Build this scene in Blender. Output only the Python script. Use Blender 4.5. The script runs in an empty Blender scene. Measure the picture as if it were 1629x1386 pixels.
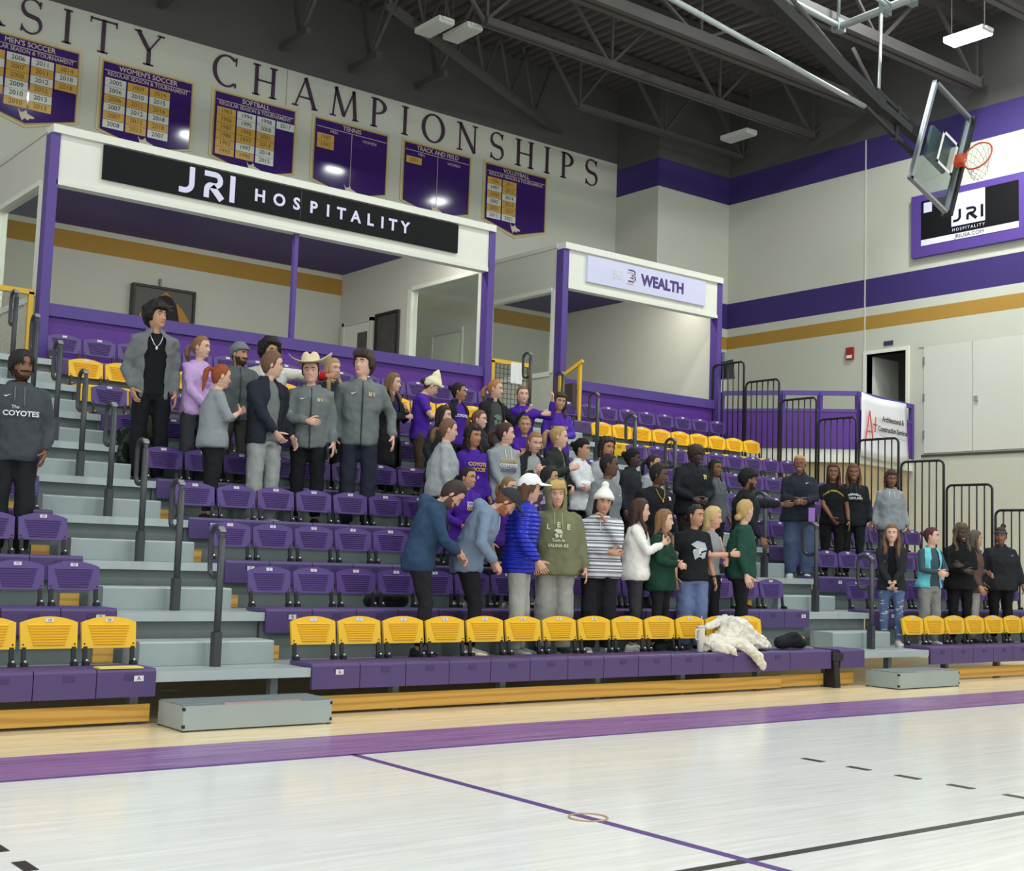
import bpy, bmesh, math, random
from math import sin, cos, pi, radians, sqrt, exp
from mathutils import Vector, Matrix, Euler, noise

# ------------------------------------------------------------------ camera, world, lights, exposure
SC = bpy.context.scene
COL = SC.collection
F_PX, W_PX, H_PX = 2053.6, 1629.0, 1386.0
YAW, PITCH, ROLL = 0.66107, 0.09490, 0.03344
CAM_LOC = Vector((-4.981, -8.145, 1.446))


def camera():
    f = Vector((sin(YAW) * cos(PITCH), cos(YAW) * cos(PITCH), sin(PITCH)))
    r = Vector((cos(YAW), -sin(YAW), 0))
    u = r.cross(f)
    r2 = cos(ROLL) * r + sin(ROLL) * u
    u2 = -sin(ROLL) * r + cos(ROLL) * u
    m = Matrix((r2, u2, -f)).transposed().to_4x4()
    m.translation = CAM_LOC
    cd = bpy.data.cameras.new('camera')
    cd.sensor_fit = 'HORIZONTAL'
    cd.sensor_width = 36.0
    cd.lens = 36.0 * F_PX / W_PX
    cd.clip_end = 200
    o = bpy.data.objects.new('camera', cd)
    o.matrix_world = m
    COL.objects.link(o)
    SC.camera = o


camera()
SC.view_settings.view_transform = 'Standard'
SC.view_settings.look = 'None'
SC.view_settings.gamma = 1.0
SC.view_settings.use_curve_mapping = False
SC.view_settings.exposure = 0.0
SC.cycles.use_denoising = True
SC.cycles.max_bounces = 6
SC.cycles.diffuse_bounces = 3
SC.cycles.glossy_bounces = 3
SC.cycles.transparent_max_bounces = 8
SC.cycles.sample_clamp_indirect = 4.0

wd = bpy.data.worlds.new('hall_air')
SC.world = wd
wd.use_nodes = True
wd.node_tree.nodes['Background'].inputs[0].default_value = (0.94, 1.0, 1.0, 1)
wd.node_tree.nodes['Background'].inputs[1].default_value = 1.0

LAMP_POWER = 340.0
LAMP_SPOTS = [(-14, 5), (-4.6, 5.4), (4.75, 5.5), (9.4, 5.5), (14.0, 5.6), (18.3, 4.4), (-14, -3), (-14, -11), (-14, -19), (-5.5, -3), (-5.5, -11), (-5.5, -19),
              (3, -3), (3, -11), (3, -19), (9.6, -3), (9.6, -11), (9.6, -19), (16.25, 5.42), (16.25, -3), (16.25, -11), (16.25, -19)]
for lx, ly in LAMP_SPOTS:
    ld = bpy.data.lights.new('high_bay_lamp', 'AREA')
    ld.shape = 'RECTANGLE'
    ld.size, ld.size_y = 0.55, 0.9
    ld.energy = LAMP_POWER * (1.0 if (lx, ly) == (16.25, 5.42) else 0.3 if lx > 18 else 0.62 if ly > 0 else 0.7 if lx > 16 else 1.0)
    ld.color = (0.96, 1.0, 0.98)
    lo = bpy.data.objects.new('high_bay_lamp', ld)
    lo.location = (lx, ly, 11.55 if (lx, ly) == (16.25, 5.42) else 13.0)
    COL.objects.link(lo)

for bx0, bx1 in ((0.9, 8.6), (10.5, 14.6)):          # added fill lights hidden behind the press box fascias to brighten the interiors
    ld = bpy.data.lights.new('press_box_fill', 'AREA')
    ld.shape = 'RECTANGLE'
    ld.size, ld.size_y = bx1 - bx0 - 0.6, 0.25
    ld.energy = 17.0 * (bx1 - bx0)
    ld.color = (1.0, 0.98, 0.9)
    lo = bpy.data.objects.new('press_box_fill', ld)
    lo.location = ((bx0 + bx1) / 2, 10.75, 7.22)
    lo.rotation_euler = (radians(28), 0, 0)
    COL.objects.link(lo)

# ------------------------------------------------------------------ small helpers
RND = random.Random(7)


def lin(c):
    out = []
    for v in c[:3]:
        v = v / 255.0
        out.append(v / 12.92 if v <= 0.04045 else ((v + 0.055) / 1.055) ** 2.4)
    return (out[0], out[1], out[2], 1.0)


MATS = {}


def mat(name, col, rough=0.6, metal=0.0, var=0.0, vscale=6.0, bump=0.0, bscale=60.0, stretch=None, spec=0.5, coat=0.0,
        emit=0.0):
    if name in MATS:
        return MATS[name]
    m = bpy.data.materials.new(name)
    m.use_nodes = True
    nt = m.node_tree
    b = nt.nodes['Principled BSDF']
    b.inputs['Base Color'].default_value = lin(col)
    b.inputs['Roughness'].default_value = rough
    b.inputs['Metallic'].default_value = metal
    b.inputs['Specular IOR Level'].default_value = spec
    if coat:
        b.inputs['Coat Weight'].default_value = coat
        b.inputs['Coat Roughness'].default_value = 0.1
    if emit:
        b.inputs['Emission Color'].default_value = lin(col)
        b.inputs['Emission Strength'].default_value = emit
    if var or bump:
        tc = nt.nodes.new('ShaderNodeTexCoord')
        mp = nt.nodes.new('ShaderNodeMapping')
        nt.links.new(tc.outputs['Object'], mp.inputs[0])
        if stretch:
            mp.inputs['Scale'].default_value = stretch
    if var:
        n = nt.nodes.new('ShaderNodeTexNoise')
        n.inputs['Scale'].default_value = vscale
        n.inputs['Detail'].default_value = 5
        nt.links.new(mp.outputs[0], n.inputs['Vector'])
        mx = nt.nodes.new('ShaderNodeMix')
        mx.data_type = 'RGBA'
        c = lin(col)
        mx.inputs[6].default_value = tuple(max(0, x * (1 - var)) for x in c[:3]) + (1,)
        mx.inputs[7].default_value = tuple(min(1, x * (1 + var)) for x in c[:3]) + (1,)
        nt.links.new(n.outputs[0], mx.inputs[0])
        nt.links.new(mx.outputs[2], b.inputs['Base Color'])
    if bump:
        n2 = nt.nodes.new('ShaderNodeTexNoise')
        n2.inputs['Scale'].default_value = bscale
        n2.inputs['Detail'].default_value = 3
        nt.links.new(mp.outputs[0], n2.inputs['Vector'])
        bp = nt.nodes.new('ShaderNodeBump')
        bp.inputs['Strength'].default_value = bump
        bp.inputs['Distance'].default_value = 0.02
        nt.links.new(n2.outputs[0], bp.inputs['Height'])
        nt.links.new(bp.outputs[0], b.inputs['Normal'])
    MATS[name] = m
    return m


class MB:
    """collects shapes into one mesh"""

    def __init__(self):
        self.v, self.f, self.m, self.s = [], [], [], []

    def add(self, vs, fs, mi=0, smooth=False):
        o = len(self.v)
        self.v += [tuple(p) for p in vs]
        for k, f in enumerate(fs):
            self.f.append([i + o for i in f])
            self.m.append(mi[k] if isinstance(mi, list) else mi)
            self.s.append(smooth)
        return self

    def box(self, lo, hi, mi=0, M=None):
        (x0, y0, z0), (x1, y1, z1) = lo, hi
        vs = [Vector(p) for p in ((x0, y0, z0), (x1, y0, z0), (x1, y1, z0), (x0, y1, z0), (x0, y0, z1), (x1, y0, z1), (x1, y1, z1), (x0, y1, z1))]
        if M is not None:
            vs = [M @ p for p in vs]
        return self.add(vs, [(0, 3, 2, 1), (4, 5, 6, 7), (0, 1, 5, 4), (1, 2, 6, 5), (2, 3, 7, 6), (3, 0, 4, 7)], mi)

    def quad(self, a, b, c, d, mi=0):
        return self.add([a, b, c, d], [(0, 1, 2, 3)], mi)

    def bar(self, a, b, w, h=None, mi=0, up=(0, 0, 1)):
        """rectangular bar from a to b"""
        h = h or w
        a, b = Vector(a), Vector(b)
        d = (b - a).normalized()
        u = Vector(up)
        if abs(d.dot(u)) > 0.97:
            u = Vector((0, 1, 0))
        s = d.cross(u).normalized()
        u = s.cross(d)
        vs = []
        for p in (a, b):
            for i, j in ((-1, -1), (1, -1), (1, 1), (-1, 1)):
                vs.append(p + s * (w / 2 * i) + u * (h / 2 * j))
        return self.add(vs, [(0, 1, 2, 3), (7, 6, 5, 4), (0, 4, 5, 1), (1, 5, 6, 2), (2, 6, 7, 3), (3, 7, 4, 0)], mi)

    def rings(self, rings, mi=0, smooth=True, cap=True):
        n = len(rings[0])
        vs = [p for r in rings for p in r]
        fs = []
        for i in range(len(rings) - 1):
            for k in range(n):
                a, b = i * n + k, i * n + (k + 1) % n
                fs.append((a, b, b + n, a + n))
        if cap:
            fs.append(tuple(range(n - 1, -1, -1)))
            fs.append(tuple((len(rings) - 1) * n + k for k in range(n)))
        return self.add(vs, fs, mi, smooth)

    def tube(self, pts, rad, n=8, mi=0, closed=False, flat=1.0, ref=(0, 0, 1), round_ends=False):
        pts = [Vector(p) for p in pts]
        if not isinstance(rad, (list, tuple)):
            rad = [rad] * len(pts)
        rad = list(rad)
        if round_ends:
            d0 = (pts[0] - pts[1]).normalized()
            d1 = (pts[-1] - pts[-2]).normalized()
            r0, r1 = rad[0], rad[-1]
            pts = [pts[0] + d0 * r0 * 0.9, pts[0] + d0 * r0 * 0.55] + pts + [pts[-1] + d1 * r1 * 0.55, pts[-1] + d1 * r1 * 0.9]
            rad = [r0 * 0.4, r0 * 0.8] + rad + [r1 * 0.8, r1 * 0.4]
        N = len(pts)
        rings, u = [], None
        for i in range(N):
            if closed:
                d = pts[(i + 1) % N] - pts[i - 1]
            else:
                d = pts[min(i + 1, N - 1)] - pts[max(i - 1, 0)]
            d = d.normalized() if d.length > 1e-9 else Vector((0, 0, 1))
            if u is None:
                u = Vector(ref)
                if abs(u.dot(d)) > 0.95:
                    u = Vector((0, 1, 0)) if abs(d.y) < 0.9 else Vector((1, 0, 0))
            u = (u - d * u.dot(d))
            u = u.normalized() if u.length > 1e-6 else d.orthogonal().normalized()
            s = d.cross(u)
            rings.append([pts[i] + (s * cos(2 * pi * k / n) + u * (flat * sin(2 * pi * k / n))) * rad[i] for k in range(n)])
        if closed:
            rings.append(rings[0])
            return self.rings(rings, mi, True, False)
        return self.rings(rings, mi, True, True)

    def ball(self, c, r, mi=0, nu=10, nv=8, M=None):
        if not isinstance(r, (list, tuple)):
            r = (r, r, r)
        c = Vector(c)
        rings = []
        for j in range(nv + 1):
            t = pi * (j + 0.02) / (nv + 0.04)
            ring = []
            for k in range(nu):
                p = Vector((r[0] * sin(t) * cos(2 * pi * k / nu), r[1] * sin(t) * sin(2 * pi * k / nu), -r[2] * cos(t)))
                if M is not None:
                    p = M @ p
                ring.append(c + p)
            rings.append(ring)
        return self.rings(rings, mi, True, True)

    def lathe(self, prof, n=20, mi=0, c=(0, 0, 0), cap=True):
        c = Vector(c)
        return self.rings([[c + Vector((r * cos(2 * pi * k / n), r * sin(2 * pi * k / n), z)) for k in range(n)] for r, z in prof], mi, True, cap)

    def prism(self, poly, a, b, axis='y', mi=0):
        """extrude a 2-D polygon from a to b along an axis; (p, q) are the two other axes in order"""
        def P(p, q, t):
            return {'x': (t, p, q), 'y': (p, t, q), 'z': (p, q, t)}[axis]
        n = len(poly)
        vs = [P(p, q, a) for p, q in poly] + [P(p, q, b) for p, q in poly]
        fs = [tuple(range(n)), tuple(range(2 * n - 1, n - 1, -1))]
        for k in range(n):
            fs.append((k, k + n, (k + 1) % n + n, (k + 1) % n))
        return self.add(vs, fs, mi)

    def mesh(self, name, mats):
        me = bpy.data.meshes.new(name)
        me.from_pydata(self.v, [], self.f)
        for m in (mats if isinstance(mats, (list, tuple)) else [mats]):
            me.materials.append(m)
        me.polygons.foreach_set('material_index', self.m)
        me.polygons.foreach_set('use_smooth', self.s)
        me.update()
        bm = bmesh.new()
        bm.from_mesh(me)
        bmesh.ops.recalc_face_normals(bm, faces=bm.faces)
        bm.to_mesh(me)
        bm.free()
        return me

    def build(self, name, mats, parent=None, loc=None):
        return link(bpy.data.objects.new(name, self.mesh(name, mats)), parent, loc)


def link(o, parent=None, loc=None):
    COL.objects.link(o)
    if parent is not None:
        o.parent = parent
    if loc is not None:
        o.location = loc
    return o


def tag(o, label, cat, group=None, kind=None):
    o['label'] = label
    o['category'] = cat
    if group:
        o['group'] = group
    if kind:
        o['kind'] = kind
    return o


def thing(name, label, cat, loc=(0, 0, 0), rz=0.0, group=None, sc=1.0):
    o = bpy.data.objects.new(name, None)
    o.empty_display_size = 0.1
    COL.objects.link(o)
    o.location = loc
    o.rotation_euler = (0, 0, rz)
    o.scale = (sc, sc, sc)
    return tag(o, label, cat, group)


def struct(name, mb, mats, parent=None):
    o = mb.build(name, mats, parent)
    if parent is None:
        o['kind'] = 'structure'
    return o


def copy_tree(o, parent=None):
    c = o.copy()
    COL.objects.link(c)
    if parent is not None:
        c.parent = parent
        c.matrix_parent_inverse = o.matrix_parent_inverse.copy()
    for ch in o.children:
        copy_tree(ch, c)
    return c


TXT = {}


def text_mesh(body, size, m, extr=0.002, sx=1.0, align='CENTER', spacing=1.0, bold=0.0):
    key = (body, size, m.name, extr, sx, align, spacing, bold)
    if key in TXT:
        return TXT[key]
    cu = bpy.data.curves.new('lettering', 'FONT')
    cu.body = body
    cu.size = size
    cu.extrude = extr
    cu.offset = bold
    cu.align_x = align
    cu.align_y = 'CENTER'
    cu.space_character = spacing
    cu.resolution_u = 3
    o = bpy.data.objects.new('lettering', cu)
    COL.objects.link(o)
    dg = bpy.context.evaluated_depsgraph_get()
    me = bpy.data.meshes.new_from_object(o.evaluated_get(dg))
    bpy.data.objects.remove(o)
    bpy.data.curves.remove(cu)
    if sx != 1.0:
        me.transform(Matrix.Diagonal((sx, 1, 1, 1)))
    me.materials.clear()
    me.materials.append(m)
    TXT[key] = me
    return me


ROT_FRONT = (pi / 2, 0, 0)          # faces -Y
ROT_SIDE = (pi / 2, 0, -pi / 2)     # faces -X


def text(body, size, m, loc, rot, parent=None, name='lettering', **kw):
    o = bpy.data.objects.new(name, text_mesh(body, size, m, **kw))
    link(o, parent, loc)
    o.rotation_euler = rot
    return o


ORD = ['first', 'second', 'third', 'fourth', 'fifth', 'sixth', 'seventh', 'eighth', 'ninth', 'tenth', 'eleventh', 'twelfth',
       'thirteenth', 'fourteenth', 'fifteenth', 'sixteenth', 'seventeenth', 'eighteenth', 'nineteenth', 'twentieth']

# ------------------------------------------------------------------ shared materials
PURPLE_P = mat('purple_plastic', (88, 64, 130), 0.45, var=0.06, vscale=3)
YELLOW_P = mat('yellow_plastic', (240, 190, 36), 0.42, var=0.05, vscale=3)
BENCH_P = mat('purple_bench_plastic', (80, 62, 114), 0.5, var=0.06, vscale=2)
PURPLE_W = mat('purple_paint', (70, 50, 122), 0.55, var=0.05, vscale=1.5)
PURPLE_T = mat('purple_trim_paint', (86, 62, 142), 0.5, var=0.04)
PURPLE_B = mat('bright_purple_panel', (88, 40, 140), 0.5, var=0.05)
GOLD_W = mat('gold_paint', (188, 140, 48), 0.6, var=0.05, vscale=1.5)
WHITE_T = mat('white_trim', (226, 228, 216), 0.6, var=0.03)
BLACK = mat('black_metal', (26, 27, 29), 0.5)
RAIL = mat('dark_grey_rail', (62, 64, 68), 0.45, metal=0.2, var=0.08, vscale=8)
STEEL = mat('grey_painted_steel', (160, 172, 172), 0.5, metal=0.15, var=0.08, vscale=2.5, bump=0.04, bscale=25)
STEEL_D = mat('dull_steel', (126, 136, 136), 0.55, metal=0.15, var=0.08, vscale=2.5)
CHROME = mat('bright_bolt', (200, 200, 200), 0.3, metal=0.8)
WHITE = mat('white_paint', (236, 236, 236), 0.5)
PLATE = mat('white_plate', (214, 214, 222), 0.5)
DARKTXT = mat('dark_lettering', (44, 26, 40), 0.6)
WHITETXT = mat('white_lettering', (225, 225, 240), 0.5)
YEL_STEEL = mat('yellow_painted_steel', (228, 182, 52), 0.5, var=0.05)
# ------------------------------------------------------------------ the hall: floor, walls, ceiling
YB, XR, YC, XC, ZC = 15.4, 18.9, 13.9, 16.4, 13.3


def wall_mat(name, col, sx=1.0):
    """painted concrete block: faint courses in the bump"""
    m = mat(name, col, 0.75, var=0.05, vscale=0.7)
    nt = m.node_tree
    b = nt.nodes['Principled BSDF']
    tc = nt.nodes.new('ShaderNodeTexCoord')
    sep = nt.nodes.new('ShaderNodeSeparateXYZ')
    ad = nt.nodes.new('ShaderNodeMath')
    cmb = nt.nodes.new('ShaderNodeCombineXYZ')
    br = nt.nodes.new('ShaderNodeTexBrick')
    nt.links.new(tc.outputs['Object'], sep.inputs[0])
    nt.links.new(sep.outputs[0], ad.inputs[0])
    nt.links.new(sep.outputs[1], ad.inputs[1])
    nt.links.new(ad.outputs[0], cmb.inputs[0])
    nt.links.new(sep.outputs[2], cmb.inputs[1])
    nt.links.new(cmb.outputs[0], br.inputs['Vector'])
    br.inputs['Scale'].default_value = 1.0
    br.inputs['Brick Width'].default_value = 0.42
    br.inputs['Row Height'].default_value = 0.21
    br.inputs['Mortar Size'].default_value = 0.008
    br.inputs['Color1'].default_value = (1, 1, 1, 1)
    br.inputs['Color2'].default_value = (1, 1, 1, 1)
    br.inputs['Mortar'].default_value = (0, 0, 0, 1)
    bp = nt.nodes.new('ShaderNodeBump')
    bp.inputs['Strength'].default_value = 0.25
    bp.inputs['Distance'].default_value = 0.01
    nt.links.new(br.outputs['Color'], bp.inputs['Height'])
    nt.links.new(bp.outputs[0], b.inputs['Normal'])
    return m


CREAM = wall_mat('cream_block_wall', (196, 197, 184))
WPURP = wall_mat('purple_block_wall', (56, 38, 106))
WGOLD = wall_mat('gold_block_wall', (168, 130, 54))
WDARK = wall_mat('charcoal_block_wall', (80, 78, 77))
CEIL = mat('charcoal_metal_deck', (84, 80, 78), 0.7)
TRUSS = mat('charcoal_steel', (78, 75, 73), 0.6)
TAN = mat('tan_wall_paint', (190, 172, 134), 0.75, var=0.04)


def plank_mat(name, c1, c2, streak, rough, grain=0.5):
    """maple strip floor, strips along X"""
    m = bpy.data.materials.new(name)
    m.use_nodes = True
    nt = m.node_tree
    b = nt.nodes['Principled BSDF']
    b.inputs['Roughness'].default_value = rough
    b.inputs['Specular IOR Level'].default_value = 0.45
    tc = nt.nodes.new('ShaderNodeTexCoord')
    br = nt.nodes.new('ShaderNodeTexBrick')
    nt.links.new(tc.outputs['Object'], br.inputs['Vector'])
    br.inputs['Scale'].default_value = 1.0
    br.inputs['Brick Width'].default_value = 1.3
    br.inputs['Row Height'].default_value = 0.065
    br.inputs['Mortar Size'].default_value = 0.0008
    br.offset_frequency = 3
    br.offset = 0.37
    br.inputs['Color1'].default_value = lin(c1)
    br.inputs['Color2'].default_value = lin(c2)
    br.inputs['Mortar'].default_value = lin([x * 0.86 for x in c1])
    mp = nt.nodes.new('ShaderNodeMapping')
    mp.inputs['Scale'].default_value = (0.9, 14, 1)
    nt.links.new(tc.outputs['Object'], mp.inputs[0])
    n = nt.nodes.new('ShaderNodeTexNoise')
    n.inputs['Scale'].default_value = 1.4
    n.inputs['Detail'].default_value = 6
    n.inputs['Roughness'].default_value = 0.65
    nt.links.new(mp.outputs[0], n.inputs['Vector'])
    rp = nt.nodes.new('ShaderNodeValToRGB')
    rp.color_ramp.elements[0].position = 0.30
    rp.color_ramp.elements[0].color = lin(streak)
    rp.color_ramp.elements[1].position = 0.62
    rp.color_ramp.elements[1].color = (1, 1, 1, 1)
    nt.links.new(n.outputs[0], rp.inputs[0])
    mx = nt.nodes.new('ShaderNodeMix')
    mx.data_type = 'RGBA'
    mx.blend_type = 'MULTIPLY'
    mx.inputs[0].default_value = grain
    nt.links.new(br.outputs['Color'], mx.inputs[6])
    nt.links.new(rp.outputs[0], mx.inputs[7])
    nt.links.new(mx.outputs[2], b.inputs['Base Color'])
    return m


COURT = plank_mat('whitewashed_maple', (243, 244, 241), (237, 238, 235), (234, 231, 226), 0.16, 0.75)
STAIN = plank_mat('purple_stained_maple', (162, 124, 180), (144, 106, 168), (160, 122, 180), 0.25, 0.75)
MAPLE = plank_mat('natural_maple', (242, 226, 190), (236, 218, 180), (226, 206, 170), 0.25, 0.7)

fl = MB()
fl.quad((-22, -24, 0), (XR, -24, 0), (XR, 0, 0), (-22, 0, 0), 0)
fl.quad((-22, 0, 0), (XR, 0, 0), (XR, 0.9, 0), (-22, 0.9, 0), 1)
fl.quad((-22, 0.9, 0), (XR, 0.9, 0), (XR, YB, 0), (-22, YB, 0), 2)
struct('floor', fl, [COURT, STAIN, MAPLE])

LINE_P = mat('purple_line_paint', (92, 62, 132), 0.35)
LINE_K = mat('black_line_paint', (46, 44, 46), 0.35)
LINE_G = mat('brass_ring', (176, 150, 120), 0.4)


def floor_line(lo, hi, m):
    struct('floor_line', MB().box((lo[0], lo[1], 0.0), (hi[0], hi[1], 0.003)), m)


floor_line((-0.03, -14, 0), (0.03, 0.0, 0), LINE_P)
floor_line((-22, -0.03, 0), (XR, 0.02, 0), LINE_P)
floor_line((-9, -3.775, 0), (-0.031, -3.715, 0), LINE_K)
floor_line((0.031, -3.775, 0), (9, -3.715, 0), LINE_K)
for sx in (-1, 1):
    for k in range(5):
        y1 = -1.635 - 0.42 * k
        floor_line((sx * 3.0 - 0.032, y1 - 0.19, 0), (sx * 3.0 + 0.032, y1, 0), LINE_K)
rg = MB()
rg.tube([(0.11 * cos(2 * pi * k / 28), -2.56 + 0.11 * sin(2 * pi * k / 28), 0.003) for k in range(28)], 0.006, 6, closed=True)
tag(rg.build('floor_socket_ring', LINE_G), 'thin brass socket ring set in the floor on the purple centre line', 'floor ring')

# back wall: cream up to 11.41, gold stripe, charcoal above
wb = MB()
X0 = -16.0
for z0, z1, k in ((0, 6.86, 0), (6.86, 7.2, 1), (7.2, 11.41, 0), (11.41, ZC, 2)):
    wb.box((X0, YB, z0), (XR + 0.3, YB + 0.2, z1), k)
struct('wall_back', wb, [CREAM, WGOLD, WDARK])
# the corner projection (a boxed-out pier)
wc = MB()
for z0, z1, k in ((0, 6.84, 0), (6.84, 7.15, 1), (7.15, 7.36, 0), (7.36, 8.0, 3), (8.0, 10.55, 0), (10.55, 11.25, 3), (11.25, ZC, 2)):
    wc.box((XC, YC, z0), (XR + 0.1, YB + 0.1, z1), k)
struct('wall_pier', wc, [CREAM, WGOLD, WDARK, WPURP])
# end wall with the stripes; an opening for the open door
wr = MB()
DY0, DY1, DZ0, DZ1 = 8.62, 9.66, 3.88, 6.27
for z0, z1, k in ((0, DZ0, 0), (DZ0, DZ1, 0), (DZ1, 6.84, 0), (6.84, 7.15, 1), (7.15, 7.36, 0), (7.36, 8.0, 3), (8.0, 10.55, 0), (10.55, 11.25, 3), (11.25, ZC, 2)):
    if (z0, z1) == (DZ0, DZ1):
        wr.box((XR, -24, z0), (XR + 0.2, DY0, z1), k)
        wr.box((XR, DY1, z0), (XR + 0.2, YC + 0.1, z1), k)
    else:
        wr.box((XR, -24, z0), (XR + 0.2, YC + 0.1, z1), k)
struct('wall_end', wr, [CREAM, WGOLD, WDARK, WPURP])
struct('trim_1', MB().box((XR - 0.012, 9.705, 5.2), (XR, 9.735, 11.25)), mat('pale_joint_sealant', (206, 208, 196), 0.6))
struct('trim_2', MB().box((7.095, YB - 0.008, 9.3), (7.11, YB, 11.41)), mat('grey_joint', (150, 150, 138), 0.7))

# ceiling: ribbed metal deck, ribs along Y
ce = MB()
px = []
x = -16.0
while x < XR + 0.3:
    px += [(x, ZC), (x + 0.10, ZC), (x + 0.14, ZC - 0.08), (x + 0.24, ZC - 0.08)]
    x += 0.28
vs = [(a, -24, z) for a, z in px] + [(a, YB + 0.2, z) for a, z in px]
n = len(px)
ce.add(vs, [(k, k + 1, k + 1 + n, k + n) for k in range(n - 1)])
ce.box((-16, -24, ZC + 0.1), (XR + 0.3, YB + 0.2, ZC + 0.2))
struct('ceiling', ce, CEIL)


def truss(y, x0, x1, xs0, zb, w, label, panels, girder=False):
    t = thing('roof_truss', label, 'roof truss', (0, 0, 0), group='charcoal roof trusses')
    b = MB()
    for s in (-1, 1):
        b.bar((xs0, y + s * w * 0.32, zb), (x1, y + s * w * 0.32, zb), w * 0.42, w * 0.7)
    b.build('bottom_chord', TRUSS, t)
    MB().bar((x0, y, ZC - 0.2), (XR, y, ZC - 0.2), w, w * 0.9).build('top_chord', TRUSS, t)
    step = (x1 - xs0) / panels
    wbm = MB()
    for k in range(panels + 1):
        xa = xs0 + step * k
        if k % 2 == 0:
            wbm.bar((xa, y, zb), (xa + step * 0.9, y, ZC - 0.2), 0.06)
            wbm.bar((xa, y, zb), (xa - step * 0.9, y, ZC - 0.2), 0.06)
            wbm.bar((xa + 0.05, y, zb), (xa + 0.05, y, ZC - 0.2), 0.05)
    wbm.build('web_lattice', TRUSS, t)
    return t


truss(13.33, 11.5, 18.7, 13.28, 11.62, 0.14, 'charcoal roof truss closest to the lettered wall', 4)
truss(11.05, 4, 18.6, 8.96, 11.6, 0.2, 'charcoal roof truss passing beside the unlit single lamp', 6)
truss(9.28, -6, 18.6, -4, 11.82, 0.32, 'heavy charcoal roof girder between the twin lamp and the hoop mast', 8)
truss(6.75, 8, 18.6, 12.0, 11.66, 0.3, 'charcoal roof girder ending beside the lit lamp', 4)
truss(4.2, 8, 18.6, 10.0, 11.75, 0.3, 'charcoal roof girder beyond the lit lamp over the hoop', 4)

# wall-bearing joist ends over the lettering, running out from the back wall
for k, (xj, zj, nm) in enumerate(((4.3, 11.95, 'letter Y'), (6.94, 11.83, 'first letter H'), (8.6, 11.8, 'letter M'), (10.3, 11.85, 'letter O'))):
    t = thing('roof_joist', 'short charcoal joist end bearing on the wall above the ' + nm, 'roof joist', group='joists bearing on the lettered wall')
    MB().bar((xj, YB, zj), (xj, YB - 1.15, zj), 0.12, 0.14).build('bottom_chord', TRUSS, t)
    g = MB()
    g.bar((xj, YB - 0.75, zj), (xj - 0.02, YB - 2.2, ZC - 0.1), 0.07)
    g.bar((xj, YB - 0.75, zj), (xj + 0.03, YB - 0.35, ZC - 0.1), 0.07)
    g.bar((xj, YB - 0.75, zj), (xj + 0.25, YB - 1.0, ZC - 0.1), 0.05)
    g.build('web_lattice', TRUSS, t)
# the long flat brace that meets the wall above the last word
t = thing('roof_brace', 'long flat charcoal brace slanting down to the wall above the letter S', 'roof brace')
b = MB()
for s in (-0.09, 0.09):
    b.bar((7.6 + s, 12.2, 11.84), (14.4 + s, YB, 11.8), 0.11, 0.1)
b.build('chord', TRUSS, t)
g = MB()
for k in range(6):
    f = k / 6.0
    px_, py_ = 7.6 + 6.8 * f, 12.2 + 3.2 * f
    g.bar((px_, py_, 11.84), (px_ + 0.7, py_ + 0.3, ZC - 0.1), 0.05)
    g.bar((px_, py_, 11.84), (px_ - 0.6, py_ - 0.28, ZC - 0.1), 0.05)
g.build('web_lattice', TRUSS, t)


def fixture(x, y, lit, label):
    t = thing('ceiling_light', label, 'ceiling light', (x, y, 11.6))
    shell = mat('lamp_housing', (214, 216, 210), 0.5)
    MB().box((-0.18, -0.42, 0.0), (0.18, 0.42, 0.1)).build('housing', shell, t)
    if lit:
        lens = mat('lit_lens', (235, 255, 240), 0.5, emit=45.0)
    else:
        lens = mat('unlit_lens', (190, 194, 190), 0.5)
    MB().box((-0.17, -0.4, -0.02), (0.17, 0.4, 0.0)).build('lens', lens, t)
    MB().box((-0.12, -0.47, 0.03), (0.12, -0.42, 0.08)).build('driver_box', shell, t)
    hg = MB()
    for sy in (-0.35, 0.35):
        hg.bar((0, sy, 0.1), (0, sy, ZC - 11.65), 0.015)
    hg.build('hanger', TRUSS, t)
    return t


fixture(8.45, 12.0, False, 'unlit white ceiling light, inner one of the pair over the letter M')
fixture(9.02, 11.86, False, 'unlit white ceiling light, outer one of the pair over the letter I')
fixture(17.45, 12.3, False, 'unlit white ceiling light hanging alone near the corner pier')
fixture(16.25, 5.42, True, 'lit white ceiling light glowing above the basketball backboard')

# ------------------------------------------------------------------ serif wall lettering
LETTER = mat('dark_plum_letter', (58, 30, 54), 0.5)


def arc_band(mb, cx, cz, ro, ri, a0, a1, y0, y1, n=24):
    """band between two ellipses (rx, rz), thick and thin like a roman capital"""
    for k in range(n):
        t0, t1 = a0 + (a1 - a0) * k / n, a0 + (a1 - a0) * (k + 1) / n
        q = []
        for t, r in ((t0, ro), (t1, ro), (t1, ri), (t0, ri)):
            q.append((cx + r[0] * cos(t), cz + r[1] * sin(t)))
        mb.prism(q, y0, y1, 'y')


def stroke(mb, pts, ws, y0, y1):
    """thick line through pts with mitred joints"""
    n = len(pts)
    L, R = [], []
    for i in range(n):
        a, b = pts[max(i - 1, 0)], pts[min(i + 1, n - 1)]
        dx, dz = b[0] - a[0], b[1] - a[1]
        q = sqrt(dx * dx + dz * dz) or 1
        nx, nz = -dz / q / 2, dx / q / 2
        L.append((pts[i][0] + nx * ws[i], pts[i][1] + nz * ws[i]))
        R.append((pts[i][0] - nx * ws[i], pts[i][1] - nz * ws[i]))
    for i in range(n - 1):
        mb.prism([L[i], L[i + 1], R[i + 1], R[i]], y0, y1, 'y')


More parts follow.
